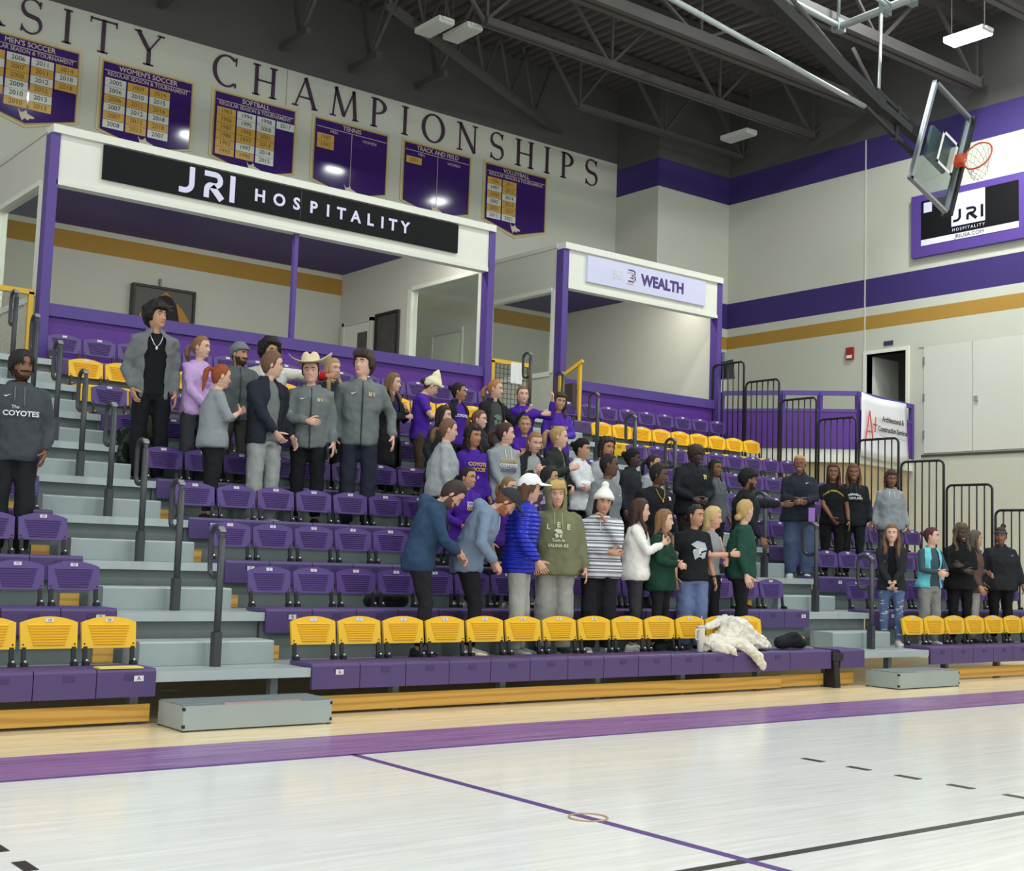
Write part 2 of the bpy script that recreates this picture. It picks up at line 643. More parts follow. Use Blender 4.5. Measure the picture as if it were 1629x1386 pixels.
def roman(ch, h=0.64):
    mb, y0, y1 = MB(), -0.03, 0.0
    T, t = 0.072 * h / 0.64, 0.028 * h / 0.64

    def stem(x, w=T, z0=0.0, z1=h, serif=True):
        stroke(mb, [(x, z0), (x, z1)], [w, w], y0, y1)
        if serif:
            for z in (z0, z1):
                stroke(mb, [(x - w * 0.5 - 0.045, z + (0.012 if z == z0 else -0.012)), (x + w * 0.5 + 0.045, z + (0.012 if z == z0 else -0.012))], [0.024, 0.024], y0, y1)

    def ser(x, z, w=0.14):
        stroke(mb, [(x - w / 2, z), (x + w / 2, z)], [0.024, 0.024], y0, y1)
    if ch == 'I':
        stem(0)
    elif ch == 'H':
        stem(-0.19)
        stem(0.19)
        stroke(mb, [(-0.19, h * 0.5), (0.19, h * 0.5)], [t, t], y0, y1)
    elif ch == 'T':
        stem(0, serif=False)
        ser(0, 0.012, 0.2)
        stroke(mb, [(-0.24, h - 0.016), (0.24, h - 0.016)], [t, t], y0, y1)
        for s in (-1, 1):
            stroke(mb, [(s * 0.24, h + 0.01), (s * 0.25, h - 0.1)], [0.03, 0.012], y0, y1)
    elif ch == 'Y':
        stroke(mb, [(-0.23, h), (0, h * 0.45)], [T, T], y0, y1)
        stroke(mb, [(0.23, h), (0, h * 0.45)], [t, t], y0, y1)
        stem(0, z1=h * 0.46, serif=False)
        ser(0, 0.012, 0.2)
        ser(-0.23, h - 0.012)
        ser(0.23, h - 0.012)
    elif ch == 'A':
        stroke(mb, [(-0.23, 0), (0.0, h)], [t, t], y0, y1)
        stroke(mb, [(0.23, 0), (-0.01, h)], [T, T], y0, y1)
        stroke(mb, [(-0.14, h * 0.33), (0.14, h * 0.33)], [t, t], y0, y1)
        ser(-0.23, 0.012)
        ser(0.23, 0.012)
    elif ch == 'M':
        stroke(mb, [(-0.27, 0), (-0.21, h)], [t, t], y0, y1)
        stroke(mb, [(-0.22, h), (0.0, 0.05)], [T, T], y0, y1)
        stroke(mb, [(0.0, 0.03), (0.23, h)], [t, t], y0, y1)
        stroke(mb, [(0.22, h), (0.28, 0)], [T, T], y0, y1)
        ser(-0.27, 0.012)
        ser(0.28, 0.012)
    elif ch == 'N':
        stroke(mb, [(-0.21, 0), (-0.21, h)], [t, t], y0, y1)
        stroke(mb, [(-0.22, h), (0.21, 0)], [T, T], y0, y1)
        stroke(mb, [(0.21, 0), (0.21, h)], [t, t], y0, y1)
        ser(-0.21, 0.012)
        ser(0.21, h - 0.012)
        ser(-0.25, h - 0.012, 0.1)
    elif ch == 'O':
        arc_band(mb, 0, h / 2, (0.31, h / 2 + 0.01), (0.225, h / 2 - 0.022), 0, 2 * pi, y0, y1, 40)
    elif ch == 'C':
        arc_band(mb, 0.05, h / 2, (0.3, h / 2 + 0.01), (0.22, h / 2 - 0.022), pi * 0.27, pi * 1.73, y0, y1, 32)
        stroke(mb, [(0.25, h * 0.98), (0.25, h * 0.72)], [0.03, 0.014], y0, y1)
        stroke(mb, [(0.25, h * 0.02), (0.25, h * 0.16)], [0.03, 0.014], y0, y1)
    elif ch in 'PR':
        stem(-0.13)
        arc_band(mb, -0.1, h * 0.73, (0.28, h * 0.27 + 0.005), (0.2, h * 0.27 - 0.025), -pi / 2, pi / 2, y0, y1, 18)
        if ch == 'R':
            stroke(mb, [(0.0, h * 0.46), (0.26, 0)], [T, T], y0, y1)
            ser(0.26, 0.012)
    elif ch == 'S':
        P, Wd = [], []
        for k in range(33):
            u = k / 32.0
            a = pi * 0.12 + u * pi * 1.38 if u < 0.5 else None
            if u <= 0.5:
                a = pi * 0.15 + (u / 0.5) * pi * 1.2
                P.append((0.165 * cos(a) + 0.0, h * 0.745 + h * 0.255 * sin(a)))
            else:
                a = pi * 0.35 - ((u - 0.5) / 0.5) * pi * 1.2
                P.append((0.175 * cos(a) + 0.0, h * 0.265 + h * 0.265 * sin(a)))
            Wd.append(t + (T - t) * exp(-((u - 0.5) / 0.17) ** 2))
        stroke(mb, P, Wd, y0, y1)
        stroke(mb, [(0.155, h * 0.98), (0.15, h * 0.78)], [0.03, 0.014], y0, y1)
        stroke(mb, [(-0.165, h * 0.02), (-0.16, h * 0.22)], [0.03, 0.014], y0, y1)
    return mb


word = [('R', 1.10), ('S', 1.88), ('I', 2.54), ('T', 3.22), ('Y', 4.12), ('C', 5.70), ('H', 6.6), ('A', 7.54), ('M', 8.48), ('P', 9.36),
        ('I', 10.03), ('O', 10.79), ('N', 11.74), ('S', 12.59), ('H', 13.42), ('I', 14.11), ('P', 14.76), ('S', 15.53)]
lab = ['cut-off R near the end of the word VARSITY', 'S above the first whole banner edge', 'I of the word VARSITY', 'T of the word VARSITY', 'Y ending the word VARSITY', 'C starting the word CHAMPIONSHIPS',
       'H beside the C', 'A beside the first H', 'M above the gap before the tennis banner', 'P beside the M', 'I between P and O', 'O of the word CHAMPIONSHIPS',
       'N beside the O', 'S beside the N', 'second H, over the volleyball banner', 'I after the second H', 'second P of the word CHAMPIONSHIPS', 'S ending the word CHAMPIONSHIPS']
for (ch, xx), l in zip(word, lab):
    o = roman(ch).build('wall_letter', LETTER, None, (xx, YB, 10.69))
    tag(o, 'dark plum serif wall letter ' + l, 'wall letter', 'lettering on the back wall')

# ------------------------------------------------------------------ championship banners
BAN = mat('banner_purple', (60, 36, 104), 0.07, spec=0.5, var=0.05, vscale=2)
BORD = mat('banner_border_cream', (196, 188, 148), 0.5)
BGOLD = mat('banner_border_gold', (176, 148, 80), 0.5)
TGOLD = mat('gold_year_tile', (206, 162, 70), 0.35)
TWHITE = mat('white_year_tile', (214, 218, 208), 0.35)
TITLE = mat('banner_title', (196, 176, 168), 0.5)
INK = mat('dark_ink', (52, 44, 48), 0.5)
TXTG = mat('gold_lettering', (226, 172, 64), 0.5)
STARM = mat('banner_emblem', (206, 196, 170), 0.5)


def banner(x, title, sub, cols, label, split=None, x1=None):
    t = thing('championship_banner', label, 'wall banner', (x, YB - 0.004, 0), group='championship banners on the back wall')
    w, zt, zs, zp = 1.92, 10.61, 9.21, 8.92

    def poly(i):
        return [(i, zt - i), (i, zs + i * 0.3), (w / 2, zp + i * 1.1), (w - i, zs + i * 0.3), (w - i, zt - i)]
    MB().prism(poly(0), -0.02, 0, 'y').build('outer_border', BORD, t)
    MB().prism(poly(0.045), -0.025, -0.019, 'y').build('inner_border', BGOLD, t)
    MB().prism(poly(0.075), -0.032, -0.024, 'y').build('panel', BAN, t)
    ln = MB().box((0.1, -0.036, zt - 0.235), (w - 0.1, -0.031, zt - 0.222))
    ln.build('title_rule', TITLE, t)
    text(title, 0.135, TITLE, (w / 2, -0.033, zt - 0.15), ROT_FRONT, t, 'title_lettering', bold=0.002)
    if sub:
        text(sub, 0.105, TITLE, (w / 2, -0.033, zt - 0.29), ROT_FRONT, t, 'title_lettering', sx=0.94, bold=0.001)
    if split:
        MB().box((w / 2 - 0.006, -0.036, zp + 0.2), (w / 2 + 0.006, -0.031, zt - 0.23)).build('divider', TITLE, t)
        text(split[0], 0.09, TITLE, (w * 0.27, -0.033, zt - 0.29), ROT_FRONT, t, 'title_lettering')
        text(split[1], 0.09, TITLE, (w * 0.73, -0.033, zt - 0.33), ROT_FRONT, t, 'title_lettering')
    cw, chh = 0.44, 0.155
    for ci, col in enumerate(cols):
        for ri, (yr, g) in enumerate(col):
            tx, tz = 0.12 + ci * cw, zt - 0.36 - (ri + 1) * chh * 1.05
            tile = MB().box((tx, -0.038, tz), (tx + cw - 0.035, -0.031, tz + chh)).build('year_tile', TGOLD if g else TWHITE, t)
            text(yr, 0.125, mat('gold_ink', (120, 92, 40), 0.5) if g else INK, (tx + cw / 2 - 0.018, -0.04, tz + chh / 2), ROT_FRONT, tile, 'lettering')
    # small pale emblem at the tip
    em = [(-.9, .95), (-.62, .4), (-.2, .5), (.02, .85), (.18, .36), (1.0, -.02), (.95, -.22), (.48, -.28), (.3, -.6), (-.1, -.36), (-.35, -.8), (-.62, -.2)]
    s = [(w / 2 + 0.16 * p, zp + 0.22 + 0.13 * q) for p, q in em]
    MB().prism(s, -0.038, -0.031, 'y').build('emblem', STARM, t)


def col(s):
    return [(a[1:], a[0] == 'g') for a in s.split()]


banner(0.93, "MEN'S SOCCER", 'REGULAR SEASON & TOURNAMENT', [col('g2003 w2004 g2004 w2005 g2005'), col('w2006 g2007 g2008 w2009 w2010 g2010'), col('w2011 g2011 w2012 g2012 w2013 g2013'), col('g2014 w2018 g2018')],
       "purple men's soccer championship banner under the word VARSITY")
banner(3.18, "WOMEN'S SOCCER", 'REGULAR SEASON & TOURNAMENT', [col('w2005 w2006 g2006 w2007 g2007 w2008'), col('g2009 w2010 g2011 w2012 g2012 g2013'), col('g2014 w2015 g2016 w2018 g2018 w2007')],
       "purple women's soccer championship banner with three full tile columns")
banner(5.46, 'SOFTBALL', 'REGULAR SEASON & TOURNAMENT', [col('g1983 g1986 g1987 g1988 g1992 g1993'), col('w1994 w1995 g1996 g1997 w1997 g1998'), col('w1998 w2000 g2001 g2014 w2014 w2015'), col('w2017')],
       'purple softball championship banner under letters C and H')
banner(7.73, 'TENNIS', None, [col('g1989 g1992')], 'purple tennis championship banner with two gold tiles', split=('MEN', 'WOMEN'))
banner(9.97, 'TRACK AND FIELD', None, [col('g2021')], 'purple track and field banner with a single gold tile', split=('MEN', 'WOMEN'))
banner(12.22, 'VOLLEYBALL', 'REGULAR SEASON & TOURNAMENT', [col('g1986 w1997 g1998 w2007 g2007 w2011'), col('g2011 g2012 w2014 g2014 g2017 w2021')], 'purple volleyball championship banner, last in the row')

# ------------------------------------------------------------------ the two press boxes at the top of the stand
YF = 10.28
GLASS = bpy.data.materials.new('clear_pane')
GLASS.use_nodes = True
_nt = GLASS.node_tree
_nt.nodes.clear()
_o = _nt.nodes.new('ShaderNodeOutputMaterial')
_t = _nt.nodes.new('ShaderNodeBsdfTransparent')
_t.inputs[0].default_value = (0.93, 0.96, 0.94, 1)
_g = _nt.nodes.new('ShaderNodeBsdfGlossy')
_g.inputs['Roughness'].default_value = 0.03
_m = _nt.nodes.new('ShaderNodeMixShader')
_m.inputs[0].default_value = 0.06
_nt.links.new(_t.outputs[0], _m.inputs[1])
_nt.links.new(_g.outputs[0], _m.inputs[2])
_nt.links.new(_m.outputs[0], _o.inputs[0])
BOXW = mat('booth_white_paint', (206, 206, 194), 0.65, var=0.03, vscale=1)
SIGNK = mat('black_sign_face', (20, 20, 22), 0.6, spec=0.15)
SIGNL = mat('pale_lilac_sign_face', (208, 210, 236), 0.4)
LETW = mat('pale_sign_letter', (214, 214, 240), 0.4)


def booth(name, label, xa, xb, lwin, rwin, mull):
    t = thing(name, label, 'press box')
    # roof with purple soffit
    MB().box((xa, YF + 0.1, 7.34), (xb, YB - 0.01, 7.42)).build('roof', BOXW, t)
    MB().box((xa + 0.1, YF + 0.1, 7.3), (xb - 0.1, YB - 0.02, 7.338)).build('ceiling_panel', PURPLE_W, t)
    MB().box((xa + 0.12, YF - 0.08, 6.6), (xb - 0.12, YF + 0.1, 7.3)).build('fascia', WHITE_T, t)
    MB().box((xa + 0.02, YF - 0.14, 7.3), (xb - 0.02, YF + 0.1, 7.42)).build('top_ledge', WHITE_T, t)
    MB().box((xa + 0.12, YF - 0.1, 6.56), (xb - 0.12, YF + 0.08, 6.63)).build('fascia_lip', WHITE_T, t)
    for xp in (xa, xb - 0.14):
        MB().box((xp, YF - 0.1, 3.86), (xp + 0.14, YF + 0.1, 7.3)).build('post', PURPLE_T, t)
    MB().box((xa + 0.14, YF - 0.02, 3.86), (xb - 0.14, YF + 0.06, 4.66)).build('front_panel', PURPLE_B, t)
    MB().box((xa + 0.14, YF - 0.07, 4.66), (xb - 0.14, YF + 0.08, 4.84)).build('sill_rail', PURPLE_T, t)
    for xm in mull:
        MB().box((xm - 0.035, YF - 0.04, 4.84), (xm + 0.035, YF + 0.04, 6.6)).build('mullion', PURPLE_T, t)
    MB().box((xa, YF - 0.02, 3.82), (xb, YB - 0.01, 3.86)).build('booth_floor', STEEL_D, t)

    def side(x0, x1, win, nm):
        y0, y1, z0, z1 = win if win else (0, 0, 0, 0)
        m = MB()
        if win:
            m.box((x0, YF + 0.1, 3.86), (x1, y1, z0))
            m.box((x0, YF + 0.1, z1), (x1, y1, 7.34))
            m.box((x0, y1, 3.86), (x1, YB - 0.01, 7.34))
            m.box((x0, YF + 0.1, z0), (x1, y0, z1))
        else:
            m.box((x0, YF + 0.1, 3.86), (x1, YB - 0.01, 7.34))
        w = m.build('side_wall', BOXW, t)
        if win:
            fr = MB()
            e = 0.03
            fr.box((x0 - e, y0 - 0.05, z0), (x1 + e, y0 + 0.04, z1))
            fr.box((x0 - e, y1 - 0.08, z0), (x1 + e, y1 + 0.05, z1))
            fr.box((x0 - e, y0 + 0.04, z0 - 0.06), (x1 + e, y1 - 0.08, z0 + 0.03))
            fr.box((x0 - e, y0 + 0.04, z1 - 0.03), (x1 + e, y1 - 0.08, z1 + 0.05))
            f = fr.build('window_frame', WHITE_T, w)
            xm_ = (x0 + x1) / 2
            MB().box((xm_ - 0.004, y0 + 0.04, z0 + 0.03), (xm_ + 0.004, y1 - 0.08, z1 - 0.03)).build('window_pane', GLASS, w)
    side(xa + 0.02, xa + 0.12, lwin, 'l')
    side(xb - 0.12, xb - 0.02, rwin, 'r')
    return t


b1 = booth('press_box', 'wide press box with a black hospitality sign above the central seats', 0.75, 8.75, (10.5, 12.6, 4.95, 6.62), (10.42, 12.74, 4.86, 6.6), [4.78])
b2 = booth('press_box', 'narrow press box with a pale wealth sign above the guard railed seats', 10.36, 14.72, (10.46, 12.6, 4.95, 6.54), None, [])
# things fixed to the booths
sg = thing('booth_sign', 'long black sign with white lettering across the wide press box', 'sign', (0, YF - 0.08, 0))
MB().box((1.52, -0.05, 6.77), (7.9, 0, 7.28)).build('sign_board', SIGNK, sg)
MB().box((4.77, -0.053, 6.77), (4.776, -0.049, 7.28)).build('board_joint', mat('sign_seam', (70, 70, 72), 0.5), sg)
# J R I drawn with strokes


def jri_strokes(x, z, h, y0, y1, w, m, parent, loc=None, rot=None, sc=None):
    out = []
    mb = MB()
    pj = [(x, z + w / 2), (x + h * 0.2, z + w / 2)] + [(x + h * 0.2 + h * 0.28 * sin(a), z + w / 2 + h * 0.28 * (1 - cos(a))) for a in [k * pi / 16 for k in range(1, 9)]] + [(x + h * 0.48, z + h)]
    stroke(mb, pj, [w] * len(pj), y0, y1)
    out.append(mb)
    mb = MB()
    xr = x + h * 0.96
    pr_ = [(xr, z + h - w / 2), (xr + h * 0.42, z + h - w / 2)] + [(xr + h * 0.42 + h * 0.21 * sin(a), z + h - w / 2 - h * 0.21 * (1 - cos(a))) for a in [k * pi / 10 for k in range(1, 11)]]
    pr_ += [(xr + h * 0.25, z + h * 0.58 - w / 2)] + [(xr + w / 2 + (h * 0.25 - w / 2) * (1 - sin(a)), z + h * 0.58 - w / 2 - h * 0.22 * (1 - cos(a))) for a in [k * pi / 16 for k in range(1, 9)]] + [(xr + w / 2, z)]
    stroke(mb, pr_, [w] * len(pr_), y0, y1)
    stroke(mb, [(xr + h * 0.3, z + h * 0.45), (xr + h * 0.72, z)], [w * 1.2, w * 1.2], y0, y1)
    out.append(mb)
    mb = MB()
    stroke(mb, [(xr + h * 1.12, z), (xr + h * 1.12, z + h)], [w, w], y0, y1)
    out.append(mb)
    for q in out:
        o = q.build('lettering', m, parent, loc)
        if rot:
            o.rotation_euler = rot
        if sc:
            o.scale = sc


jri_strokes(2.69, 6.815, 0.42, -0.06, -0.05, 0.085, LETW, sg)
hx = [4.04 + 0.302 * k for k in range(11)]
for ch, xx in zip('HOSPITALITY', [4.04, 4.38, 4.69, 5.0, 5.27, 5.52, 5.8, 6.08, 6.32, 6.53, 6.78]):
    text(ch, 0.27, LETW, (xx, -0.055, 7.01), ROT_FRONT, sg, 'lettering', bold=0.008, extr=0.004)
s2 = thing('booth_sign', 'pale lilac wealth sign on the narrow press box', 'sign', (0, YF - 0.08, 0))
MB().box((10.94, -0.05, 6.75), (14.18, 0, 7.26)).build('sign_board', SIGNL, s2)
text('BE', 0.25, mat('pale_gold_lettering', (214, 208, 206), 0.5), (11.72, -0.053, 7.0), ROT_FRONT, s2, 'lettering', extr=0.003)
lgm = MB()
for dz, dx, mi in ((0.0, 0.0, 1), (0.05, 0.03, 0)):
    P = [(11.97 + dx, 7.1 + dz), (12.1 + dx, 7.1 + dz)] + [(12.1 + dx + 0.05 * sin(a), 7.05 + dz + 0.05 * cos(a)) for a in [k * pi / 8 for k in range(1, 9)]]
    P += [(12.04 + dx, 7.0 + dz), (12.1 + dx, 7.0 + dz)] + [(12.1 + dx + 0.06 * sin(a), 6.94 + dz + 0.06 * cos(a)) for a in [k * pi / 8 for k in range(1, 9)]] + [(11.97 + dx, 6.88 + dz)]
    mm = MB()
    stroke(mm, P, [0.026] * len(P), -0.056 - 0.002 * mi, -0.05)
    lgm.add(mm.v, mm.f, mi)
lgm.build('logo', [mat('deep_purple_print', (74, 52, 120), 0.5), mat('tan_print', (206, 184, 164), 0.5)], s2)
text('WEALTH', 0.3, MATS['deep_purple_print'], (12.95, -0.053, 7.0), ROT_FRONT, s2, 'lettering', bold=0.012, extr=0.003, sx=0.98)

# framed items inside the wide booth
js = thing('display_case', 'black framed jersey case on the wall inside the wide press box', 'framed jersey', (4.05, YB - 0.12, 5.15))
MB().box((0, 0, 0), (1.26, 0.12, 1.25)).build('case_back', mat('case_grey', (92, 92, 88), 0.7), js)
fr = MB()
for lo, hi in (((0, -0.04, 0), (0.05, 0.0, 1.25)), ((1.21, -0.04, 0), (1.26, 0, 1.25)), ((0.05, -0.04, 1.2), (1.21, 0, 1.25)), ((0.05, -0.04, 0), (1.21, 0, 0.05))):
    fr.box(lo, hi)
fr.build('frame', BLACK, js)
jm = MB()
jm.prism([(0.36, 0.1), (0.36, 0.62), (0.42, 0.86), (0.5, 1.02), (0.58, 1.1), (0.72, 1.1), (0.8, 1.02), (0.88, 0.86), (0.94, 0.62), (0.94, 0.1)], -0.035, -0.004, 'y', 0)
jm.prism([(0.44, 0.98), (0.3, 0.86), (0.14, 0.66), (0.1, 0.3), (0.34, 0.3), (0.355, 0.62)], -0.033, -0.004, 'y', 1)
jm.prism([(0.86, 0.98), (1.0, 0.86), (1.14, 0.66), (1.17, 0.3), (0.95, 0.3), (0.945, 0.62)], -0.033, -0.004, 'y', 1)
jm.prism([(0.52, 1.06), (0.65, 1.16), (0.78, 1.06), (0.65, 1.1)], -0.037, -0.03, 'y', 1)
jm.build('jersey', [mat('jersey_black', (38, 32, 40), 0.8), mat('jersey_gold', (176, 130, 50), 0.8)], js)
text('K & C', 0.14, mat('dull_orange_print', (150, 96, 60), 0.7), (0.63, -0.036, 0.85), ROT_FRONT, js, 'lettering')
MB().box((0.55, 0.06, 1.27), (0.59, 0.115, 1.42)).build('hanger', STEEL_D, js)
po = thing('framed_poster', 'black framed dark team poster on the wide booth inner wall', 'poster', (8.6, 13.05, 4.6))
MB().box((-0.02, 0, 0), (0.02, 0.84, 1.65)).build('poster_sheet', mat('poster_print', (70, 66, 70), 0.5, var=0.6, vscale=7), po)
fr = MB()
for lo, hi in (((-0.05, 0, 0), (-0.02, 0.05, 1.65)), ((-0.05, 0.79, 0), (-0.02, 0.84, 1.65)), ((-0.05, 0.05, 1.6), (-0.02, 0.79, 1.65)), ((-0.05, 0.05, 0), (-0.02, 0.79, 0.05))):
    fr.box(lo, hi)
fr.build('frame', BLACK, po)
dd = MB()
dd.box((8.58, 14.1, 3.86), (8.63, 15.1, 6.15), 0)
dd.box((8.56, 14.2, 4.7), (8.585, 14.55, 5.95), 1)
dd.box((8.55, 14.02, 3.86), (8.64, 14.1, 6.22), 2)
dd.box((8.55, 15.1, 3.86), (8.64, 15.18, 6.22), 2)
dd.box((8.55, 14.02, 6.15), (8.64, 15.18, 6.22), 2)
struct('door_3', dd, [WHITE_T, mat('dark_door_glass', (70, 64, 66), 0.2), BOXW])
dd = MB()
dd.box((10.34, 13.4, 3.86), (10.37, 14.4, 6.1), 0)
dd.box((10.32, 13.32, 3.86), (10.37, 13.4, 6.18), 1)
dd.box((10.32, 14.4, 3.86), (10.37, 14.48, 6.18), 1)
dd.box((10.32, 13.4, 6.1), (10.37, 14.4, 6.18), 1)
struct('door_4', dd, [WHITE_T, BOXW])
lp = MB()
lp.box((8.76, YF - 0.1, 3.78), (10.35, YB, 3.86))
lp.box((-7.0, YF - 0.1, 3.78), (0.74, YB, 3.86))
struct('floor_landing', lp, STEEL_D)

# yellow fences at the heads of the aisles
def fence(name, label, xa, xb, y, z0, z1, mesh):
    t = thing(name, label, 'fence')
    f = MB()
    for xx in (xa, xb):
        f.bar((xx, y, z0), (xx, y, z1), 0.07)
    f.bar((xa - 0.035, y, z1), (xb + 0.035, y, z1), 0.07)
    f.bar((xa, y, z0 + 0.05), (xb, y, z0 + 0.05), 0.05)
    f.build('frame', YEL_STEEL, t)
    g = MB()
    st = 0.09
    k = xa + st
    while k < xb:
        g.bar((k, y, z0 + 0.05), (k, y, z1), 0.008)
        k += st
    k = z0 + 0.1
    while k < z1:
        g.bar((xa, y, k), (xb, y, k), 0.008)
        k += st
    g.build('mesh_grid', mesh, t)
    return t


fence('mesh_fence', 'yellow framed mesh fence beside the wide press box post', -2.2, 0.66, YF + 0.02, 3.87, 4.97, mat('pale_wire', (176, 166, 150), 0.5))
fence('mesh_gate', 'yellow gate with a white paper, between the two press boxes', 8.86, 9.72, YF + 0.02, 3.87, 4.99, RAIL)
pp = MB().box((9.24, YF - 0.045, 4.62), (9.5, YF - 0.035, 5.0)).build('paper_notice', WHITE)
tag(pp, 'blank white paper notice taped to the yellow gate', 'paper notice')
yg = thing('yellow_railing', 'narrow yellow rail frame leaning by the narrow booth post', 'railing')
f = MB()
f.bar((10.5, 9.78, 3.6), (10.5, 9.78, 5.08), 0.06)
f.bar((10.36, 10.1, 4.86), (10.5, 9.7, 5.12), 0.06)
f.bar((10.33, 10.14, 3.86), (10.33, 10.14, 4.86), 0.05)
f.build('frame', YEL_STEEL, yg)
MB().box((10.36, 9.8, 3.9), (10.45, 10.1, 4.7)).build('infill_panel', mat('dark_infill', (74, 60, 62), 0.6), yg)
nt_ = MB()
for k in range(16):
    nt_.bar((-2.1 + k * 0.13, YF + 0.5, 3.87), (-2.1 + k * 0.13, YF + 0.5, 4.45), 0.02)
for k in range(6):
    nt_.bar((-2.1, YF + 0.5, 3.92 + k * 0.1), (-0.1, YF + 0.5, 3.92 + k * 0.1), 0.02)
nt_.box((-2.1, YF + 0.53, 3.87), (-0.1, YF + 0.55, 4.45), 1)
tag(nt_.build('netting_screen', [mat('lilac_net', (196, 160, 190), 0.6), mat('plum_screen', (98, 62, 92), 0.7)]), 'plum netting screen behind the yellow mesh fence', 'screen')
spk = thing('loudspeaker', 'small black loudspeaker hung on the narrow press box post', 'loudspeaker', (14.835, 10.15, 5.3))
MB().prism([(-0.12, 0), (0.14, 0.02), (0.08, 0.42), (-0.1, 0.36)], -0.12, 0.14, 'y').build('cabinet', BLACK, spk)
MB().box((-0.1, -0.05, 0.36), (-0.02, 0.05, 0.56)).build('bracket', STEEL_D, spk)

# ------------------------------------------------------------------ mezzanine at the end wall
A_, B_, C_ = (14.78, 10.2), (15.45, 9.15), (16.45, 8.05)
D_ = (XR, 8.45)
edge = [A_, B_, C_, D_]


def along(mb, z0, z1, th, mi=0, pts=None):
    pts = pts or edge
    for a, b in zip(pts, pts[1:]):
        mb.bar((a[0], a[1], (z0 + z1) / 2), (b[0], b[1], (z0 + z1) / 2), th, z1 - z0, mi)


mz = MB()
mz.prism([(14.78, 10.2), (15.45, 9.15), (16.45, 8.05), (XR, 8.45), (XR, 13.9), (14.78, 13.9)], 3.6, 3.86, 'z', 0)
ins = [(14.9, 10.25), (15.6, 9.3), (16.55, 8.22), (XR, 8.62)]
along(mz, 0.0, 3.6, 0.12, 1, ins)
struct('floor_mezzanine', mz, [WHITE_T, TAN])
ml = thing('mezzanine_railing', 'purple panelled railing round the raised corner platform', 'railing')
p_ = MB()
along(p_, 3.87, 4.62, 0.05, 0, edge)
p_.build('solid_panel', PURPLE_B, ml)
p_ = MB()
along(p_, 4.96, 5.05, 0.07, 0, edge)
along(p_, 4.62, 4.68, 0.07, 0, edge)
p_.build('top_rail', PURPLE_T, ml)
for q in (A_, B_, ((B_[0] + C_[0]) / 2, (B_[1] + C_[1]) / 2), C_, (17.7, 8.25), (18.82, 8.43)):
    MB().box((q[0] - 0.04, q[1] - 0.04, 3.87), (q[0] + 0.04, q[1] + 0.04, 5.02)).build('post', PURPLE_T, ml)
bn = thing('vinyl_banner', 'white architectural services vinyl banner hung over the platform railing', 'banner', (16.4, 7.99, 0), 0.162)
vb = MB()
nx_, rows_ = 14, []
for j in range(2):
    pass
vs, fs = [], []
for j in range(9):
    for i in range(nx_ + 1):
        fx, fz = i / nx_, j / 8.0
        vs.append((fx * 2.1, -0.03 - 0.03 * sin(fx * 9 + fz * 2) * (0.4 + fx) - 0.03, 3.74 + fz * 1.28 - 0.04 * sin(fx * 3.1)))
for j in range(8):
    for i in range(nx_):
        a = j * (nx_ + 1) + i
        fs.append((a, a + 1, a + nx_ + 2, a + nx_ + 1))
vb.add(vs, fs, 0, True)
vo = vb.build('vinyl_sheet', mat('white_vinyl', (226, 226, 232), 0.25, spec=0.5), bn)
md = vo.modifiers.new('thickness', 'SOLIDIFY')
md.thickness = 0.006
RED = mat('red_print', (205, 70, 66), 0.5)
text('Architectural &', 0.155, mat('grey_print', (72, 66, 68), 0.5), (1.27, -0.125, 4.55), ROT_FRONT, bn, 'lettering', bold=0.004)
text('Construction Services', 0.155, MATS['grey_print'], (1.27, -0.125, 4.34), ROT_FRONT, bn, 'lettering', bold=0.004, sx=0.95)
MB().box((0.66, -0.128, 4.2), (1.85, -0.12, 4.195)).build('rule', MATS['grey_print'], bn)
lg = MB()
stroke(lg, [(0.05, 3.98), (0.24, 4.66)], [0.03, 0.03], -0.13, -0.12)
stroke(lg, [(0.24, 4.66), (0.38, 4.1)], [0.04, 0.04], -0.13, -0.12)
stroke(lg, [(0.14, 4.24), (0.36, 4.24)], [0.03, 0.03], -0.13, -0.12)
stroke(lg, [(0.38, 4.4), (0.56, 4.4)], [0.04, 0.04], -0.13, -0.12)
stroke(lg, [(0.47, 4.25), (0.5, 4.56)], [0.04, 0.03], -0.13, -0.12)
lg.build('logo', RED, bn)

# end wall fittings
df = MB()
df.box((XR - 0.03, DY1, DZ0), (XR + 0.2, DY1 + 0.08, DZ1 + 0.08))
df.box((XR - 0.03, DY0 - 0.08, DZ0), (XR + 0.2, DY0, DZ1 + 0.08))
df.box((XR - 0.03, DY0, DZ1), (XR + 0.2, DY1, DZ1 + 0.08))
struct('trim_3', df, WHITE_T)
dk = MB()
dk.box((XR + 0.2, DY0 - 0.3, DZ0 - 0.1), (XR + 2.6, DY1 + 0.3, DZ0), 0)
dk.box((XR + 2.5, DY0 - 0.3, DZ0), (XR + 2.6, DY1 + 2.0, DZ1 + 0.5), 1)
dk.box((XR + 0.2, DY1 + 0.3, DZ0), (XR + 2.6, DY1 + 0.4, DZ1 + 0.5), 1)
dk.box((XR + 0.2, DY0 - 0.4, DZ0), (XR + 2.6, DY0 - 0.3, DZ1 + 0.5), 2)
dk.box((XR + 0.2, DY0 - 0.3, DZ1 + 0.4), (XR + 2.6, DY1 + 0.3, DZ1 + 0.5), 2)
struct('wall_side_room', dk, [STEEL_D, BOXW, BLACK])
d1 = MB().box((XR + 0.2, DY1 - 0.06, DZ0), (XR + 1.1, DY1, DZ1 - 0.03))
struct('door_1', d1, WHITE_T)
tr = thing('camera_tripod', 'black tripod standing in the open doorway', 'tripod', (XR + 0.55, 9.0, DZ0))
